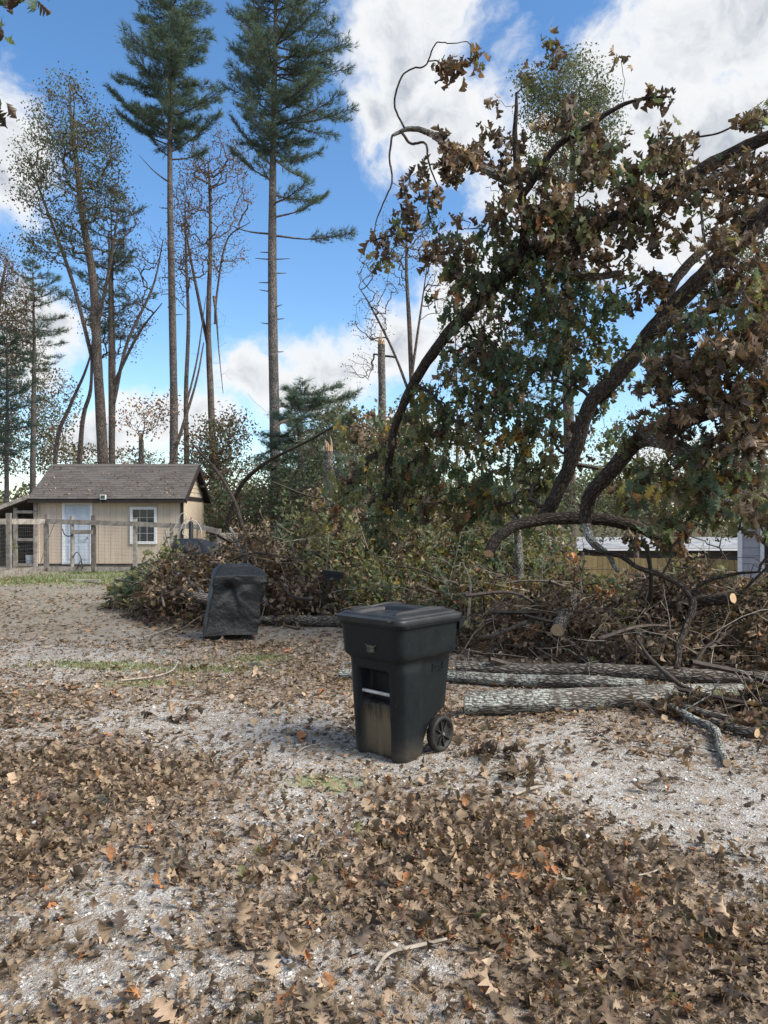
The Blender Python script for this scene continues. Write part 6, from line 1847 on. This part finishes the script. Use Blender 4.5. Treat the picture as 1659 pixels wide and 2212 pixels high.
stick('forked pale stick on the litter low in the frame', [(810, 2130), (840, 2085), (900, 2068), (965, 2050)], [.005, .008, .009, .006])
stick('long thin stick across the leaf drift', [(1220, 1800), (1270, 1880), (1330, 1915), (1400, 1960)], [.006, .007, .005], B_TWIG)
stick('kinked pale twig above the green pine sprig', [(1370, 1895), (1415, 1885), (1440, 1865), (1460, 1842)], [.004, .004, .003])
stick('short straight stick under the leaf drift', [(1160, 1900), (1240, 1905), (1300, 1900)], [.005, .006, .005])
stick('dark curved stick in the lower leaves', [(740, 2010), (790, 2030), (840, 2045)], [.006, .006, .004], B_TWIG)
stick('bent pale twig on the moss patch', [(260, 1480), (330, 1472), (370, 1455), (385, 1435)], [.012, .012, .008])
stick('pale twig across the drift near the bin', [(1110, 1730), (1150, 1712), (1175, 1705)], [.010, .011, .009])
stick('thin twig right of the grill base', [(640, 1640), (660, 1625), (700, 1612)], [.005, .005, .004])
stick('pale thin twig in front of the dry heap', [(310, 1382), (370, 1358), (430, 1330)], [.010, .010, .006])


def sprig(label, dx, dy, n, size, mats):
    q = on_ground(dx, dy)
    root = thing('pine_sprig', label, 'pine sprig', q, rng.uniform(0, 6), 'pine sprigs on the ground')
    mb = MB(); k_ = 5
    pos = np.stack([rng.normal(0, .03, n), rng.normal(0, .03, n), np.full(n, .02)], 1)
    a = rng.normal(0, .6, n); scatter(mb, [needle_tuft(26, .6, .010) for _ in range(3)], pos, np.stack([np.cos(a), np.sin(a), .15 + 0 * a], 1), np.tile([0, 0, 1.], (n, 1)) + rng.normal(0, .2, (n, 3)), size, 0)
    mb.build('needles', mats, root)
    mb = MB(); tube(mb, [(-.14, 0, .012), (-.05, .01, .02), (.02, 0, .02)], [.005, .004], 5); mb.build('twig', B_TWIG, root)


sprig('dark green pine sprig on the litter near the photo edge', 225, 1745, 4, .13, N_PINE)
sprig('dry orange pine tuft beside the dark green sprig', 180, 1772, 4, .15, N_DRY)
sprig('green pine sprig in the leaf drift at lower right', 1480, 1975, 4, .12, N_PINE2)
sprig('olive pine sprig among curled leaves left of the drift', 385, 1880, 3, .11, N_PINE2)
sprig('orange pine tuft beside the forked pale stick', 850, 2060, 3, .12, N_DRY)
sprig('straw coloured needle tuft at the left of the drift', 735, 1930, 3, .09, N_DRY)
sprig('green needle clump on the moss by the grill', 540, 1440, 5, .20, N_PINE)
sprig('green needle clump under the dry twigs before the heap', 370, 1415, 4, .18, N_PINE)

# clumps of dead leaves still on their twigs
for (dx, dy, nn, lab) in ((1080, 1640, 26, 'clump of dead leaves on a twig right of the bin'), (1150, 1680, 24, 'low clump of dead leaves beside the bare gravel'), (1450, 1690, 8, 'small dead leaf cluster on the bare gravel'), (400, 1555, 16, 'dark dead leaf clump on the open gravel left of the bin')):
    q = on_ground(dx, dy); root = thing('leaf_clump', lab, 'leaf clump', q, 0, 'dead leaf clumps')
    n = nn; pos = np.stack([rng.normal(0, .10, n), rng.normal(0, .08, n), np.abs(rng.normal(.03, .05, n))], 1)
    X_ = rng.normal(size=(n, 3)); mt_ = pick({GREY: 4, DARK: 3, RUST: 1}, n)
    for i in range(n):
        leaf_object(root, CURLED, int(rng.integers(0, 12)), int(mt_[i]), pos[i], X_[i], rng.normal(size=3), rng.uniform(.09, .15))
    mb = MB(); tube(mb, [(-.15, 0, .01), (0, .02, .05), (.14, -.02, .02)], [.005, .003], 5); mb.build('twig', B_TWIG, root)

# thin grass by the moss and the fence
mb = MB(); vs = []
for (dx, dy, rx, ry, n) in ((230, 1440, 1.0, .3, 900), (440, 1450, .8, .3, 700), (560, 1425, .5, .3, 400), (300, 1240, 3.0, 2.0, 1500), (110, 1255, 3, 1.6, 2200), (330, 1480, .7, .25, 300)):
    c = on_ground(dx, dy); x = c[0] + rng.normal(0, .55, n) * rx; y = c[1] + rng.normal(0, .55, n) * ry
    h = rng.uniform(.015, .05, n) * (1 + .12 * np.maximum(0, y - 9)); wd = .002 + .0004 * y; a = rng.uniform(0, 6.28, n); z = gz(x, y)
    vs.append(np.stack([np.stack([x - wd * np.cos(a), y - wd * np.sin(a), z], 1), np.stack([x + wd * np.cos(a), y + wd * np.sin(a), z], 1), np.stack([x + rng.normal(0, .4, n) * h, y + rng.normal(0, .4, n) * h, z + h], 1)], 1))
v = np.concatenate(vs); mb.add(v.reshape(-1, 3), np.arange(3 * len(v)).reshape(-1, 3))
tag(mb.build('grass', leaf_mat('thin_grass', (.20, .23, .10), (.11, .15, .06), .2, .3), None, True), 'thin green grass by the grill and the wire fence', 'grass', kind='stuff')

# ================================================================== OAK BRANCH HANGING INTO THE TOP CORNER
hb = thing('overhanging_branch', 'dark oak leaves hanging into the upper corner from a branch overhead', 'branch', D(-60, -120, 3.4))
og = np.array(hb.location)
mb = MB(); bpts = spline([D(-120, -160, 3.4), D(-40, -60, 3.4), D(-25, 60, 3.4), D(-20, 180, 3.4), D(-15, 260, 3.4)], 14) - og
tube(mb, bpts, [.012, .010, .006, .003], 6)
b2 = spline([D(-60, -110, 3.4), D(20, -40, 3.45), D(100, -30, 3.5), D(160, -20, 3.5)], 12) - og
tube(mb, b2, [.010, .007, .003], 6); mb.build('stem', B_DARKTW, hb)
for (dx, dy, n) in ((20, -10, 3), (55, -8, 3), (85, -8, 3), (150, -14, 2), (0, 50, 2), (5, 78, 2), (-5, 120, 2), (-4, 205, 3), (-2, 235, 3), (30, -20, 3)):
    for i in range(n):
        c = D(dx + rng.normal(0, 8), dy + rng.normal(0, 8), 3.4 + rng.normal(0, .04)) - og
        leaf_object(hb, CURLED, int(rng.integers(0, 12)), GREEN if rng.random() < .6 else DARK, c, unit(np.array([rng.normal(0, .6), rng.normal(0, .5), -.7])), rng.normal(size=3), rng.uniform(.06, .10))
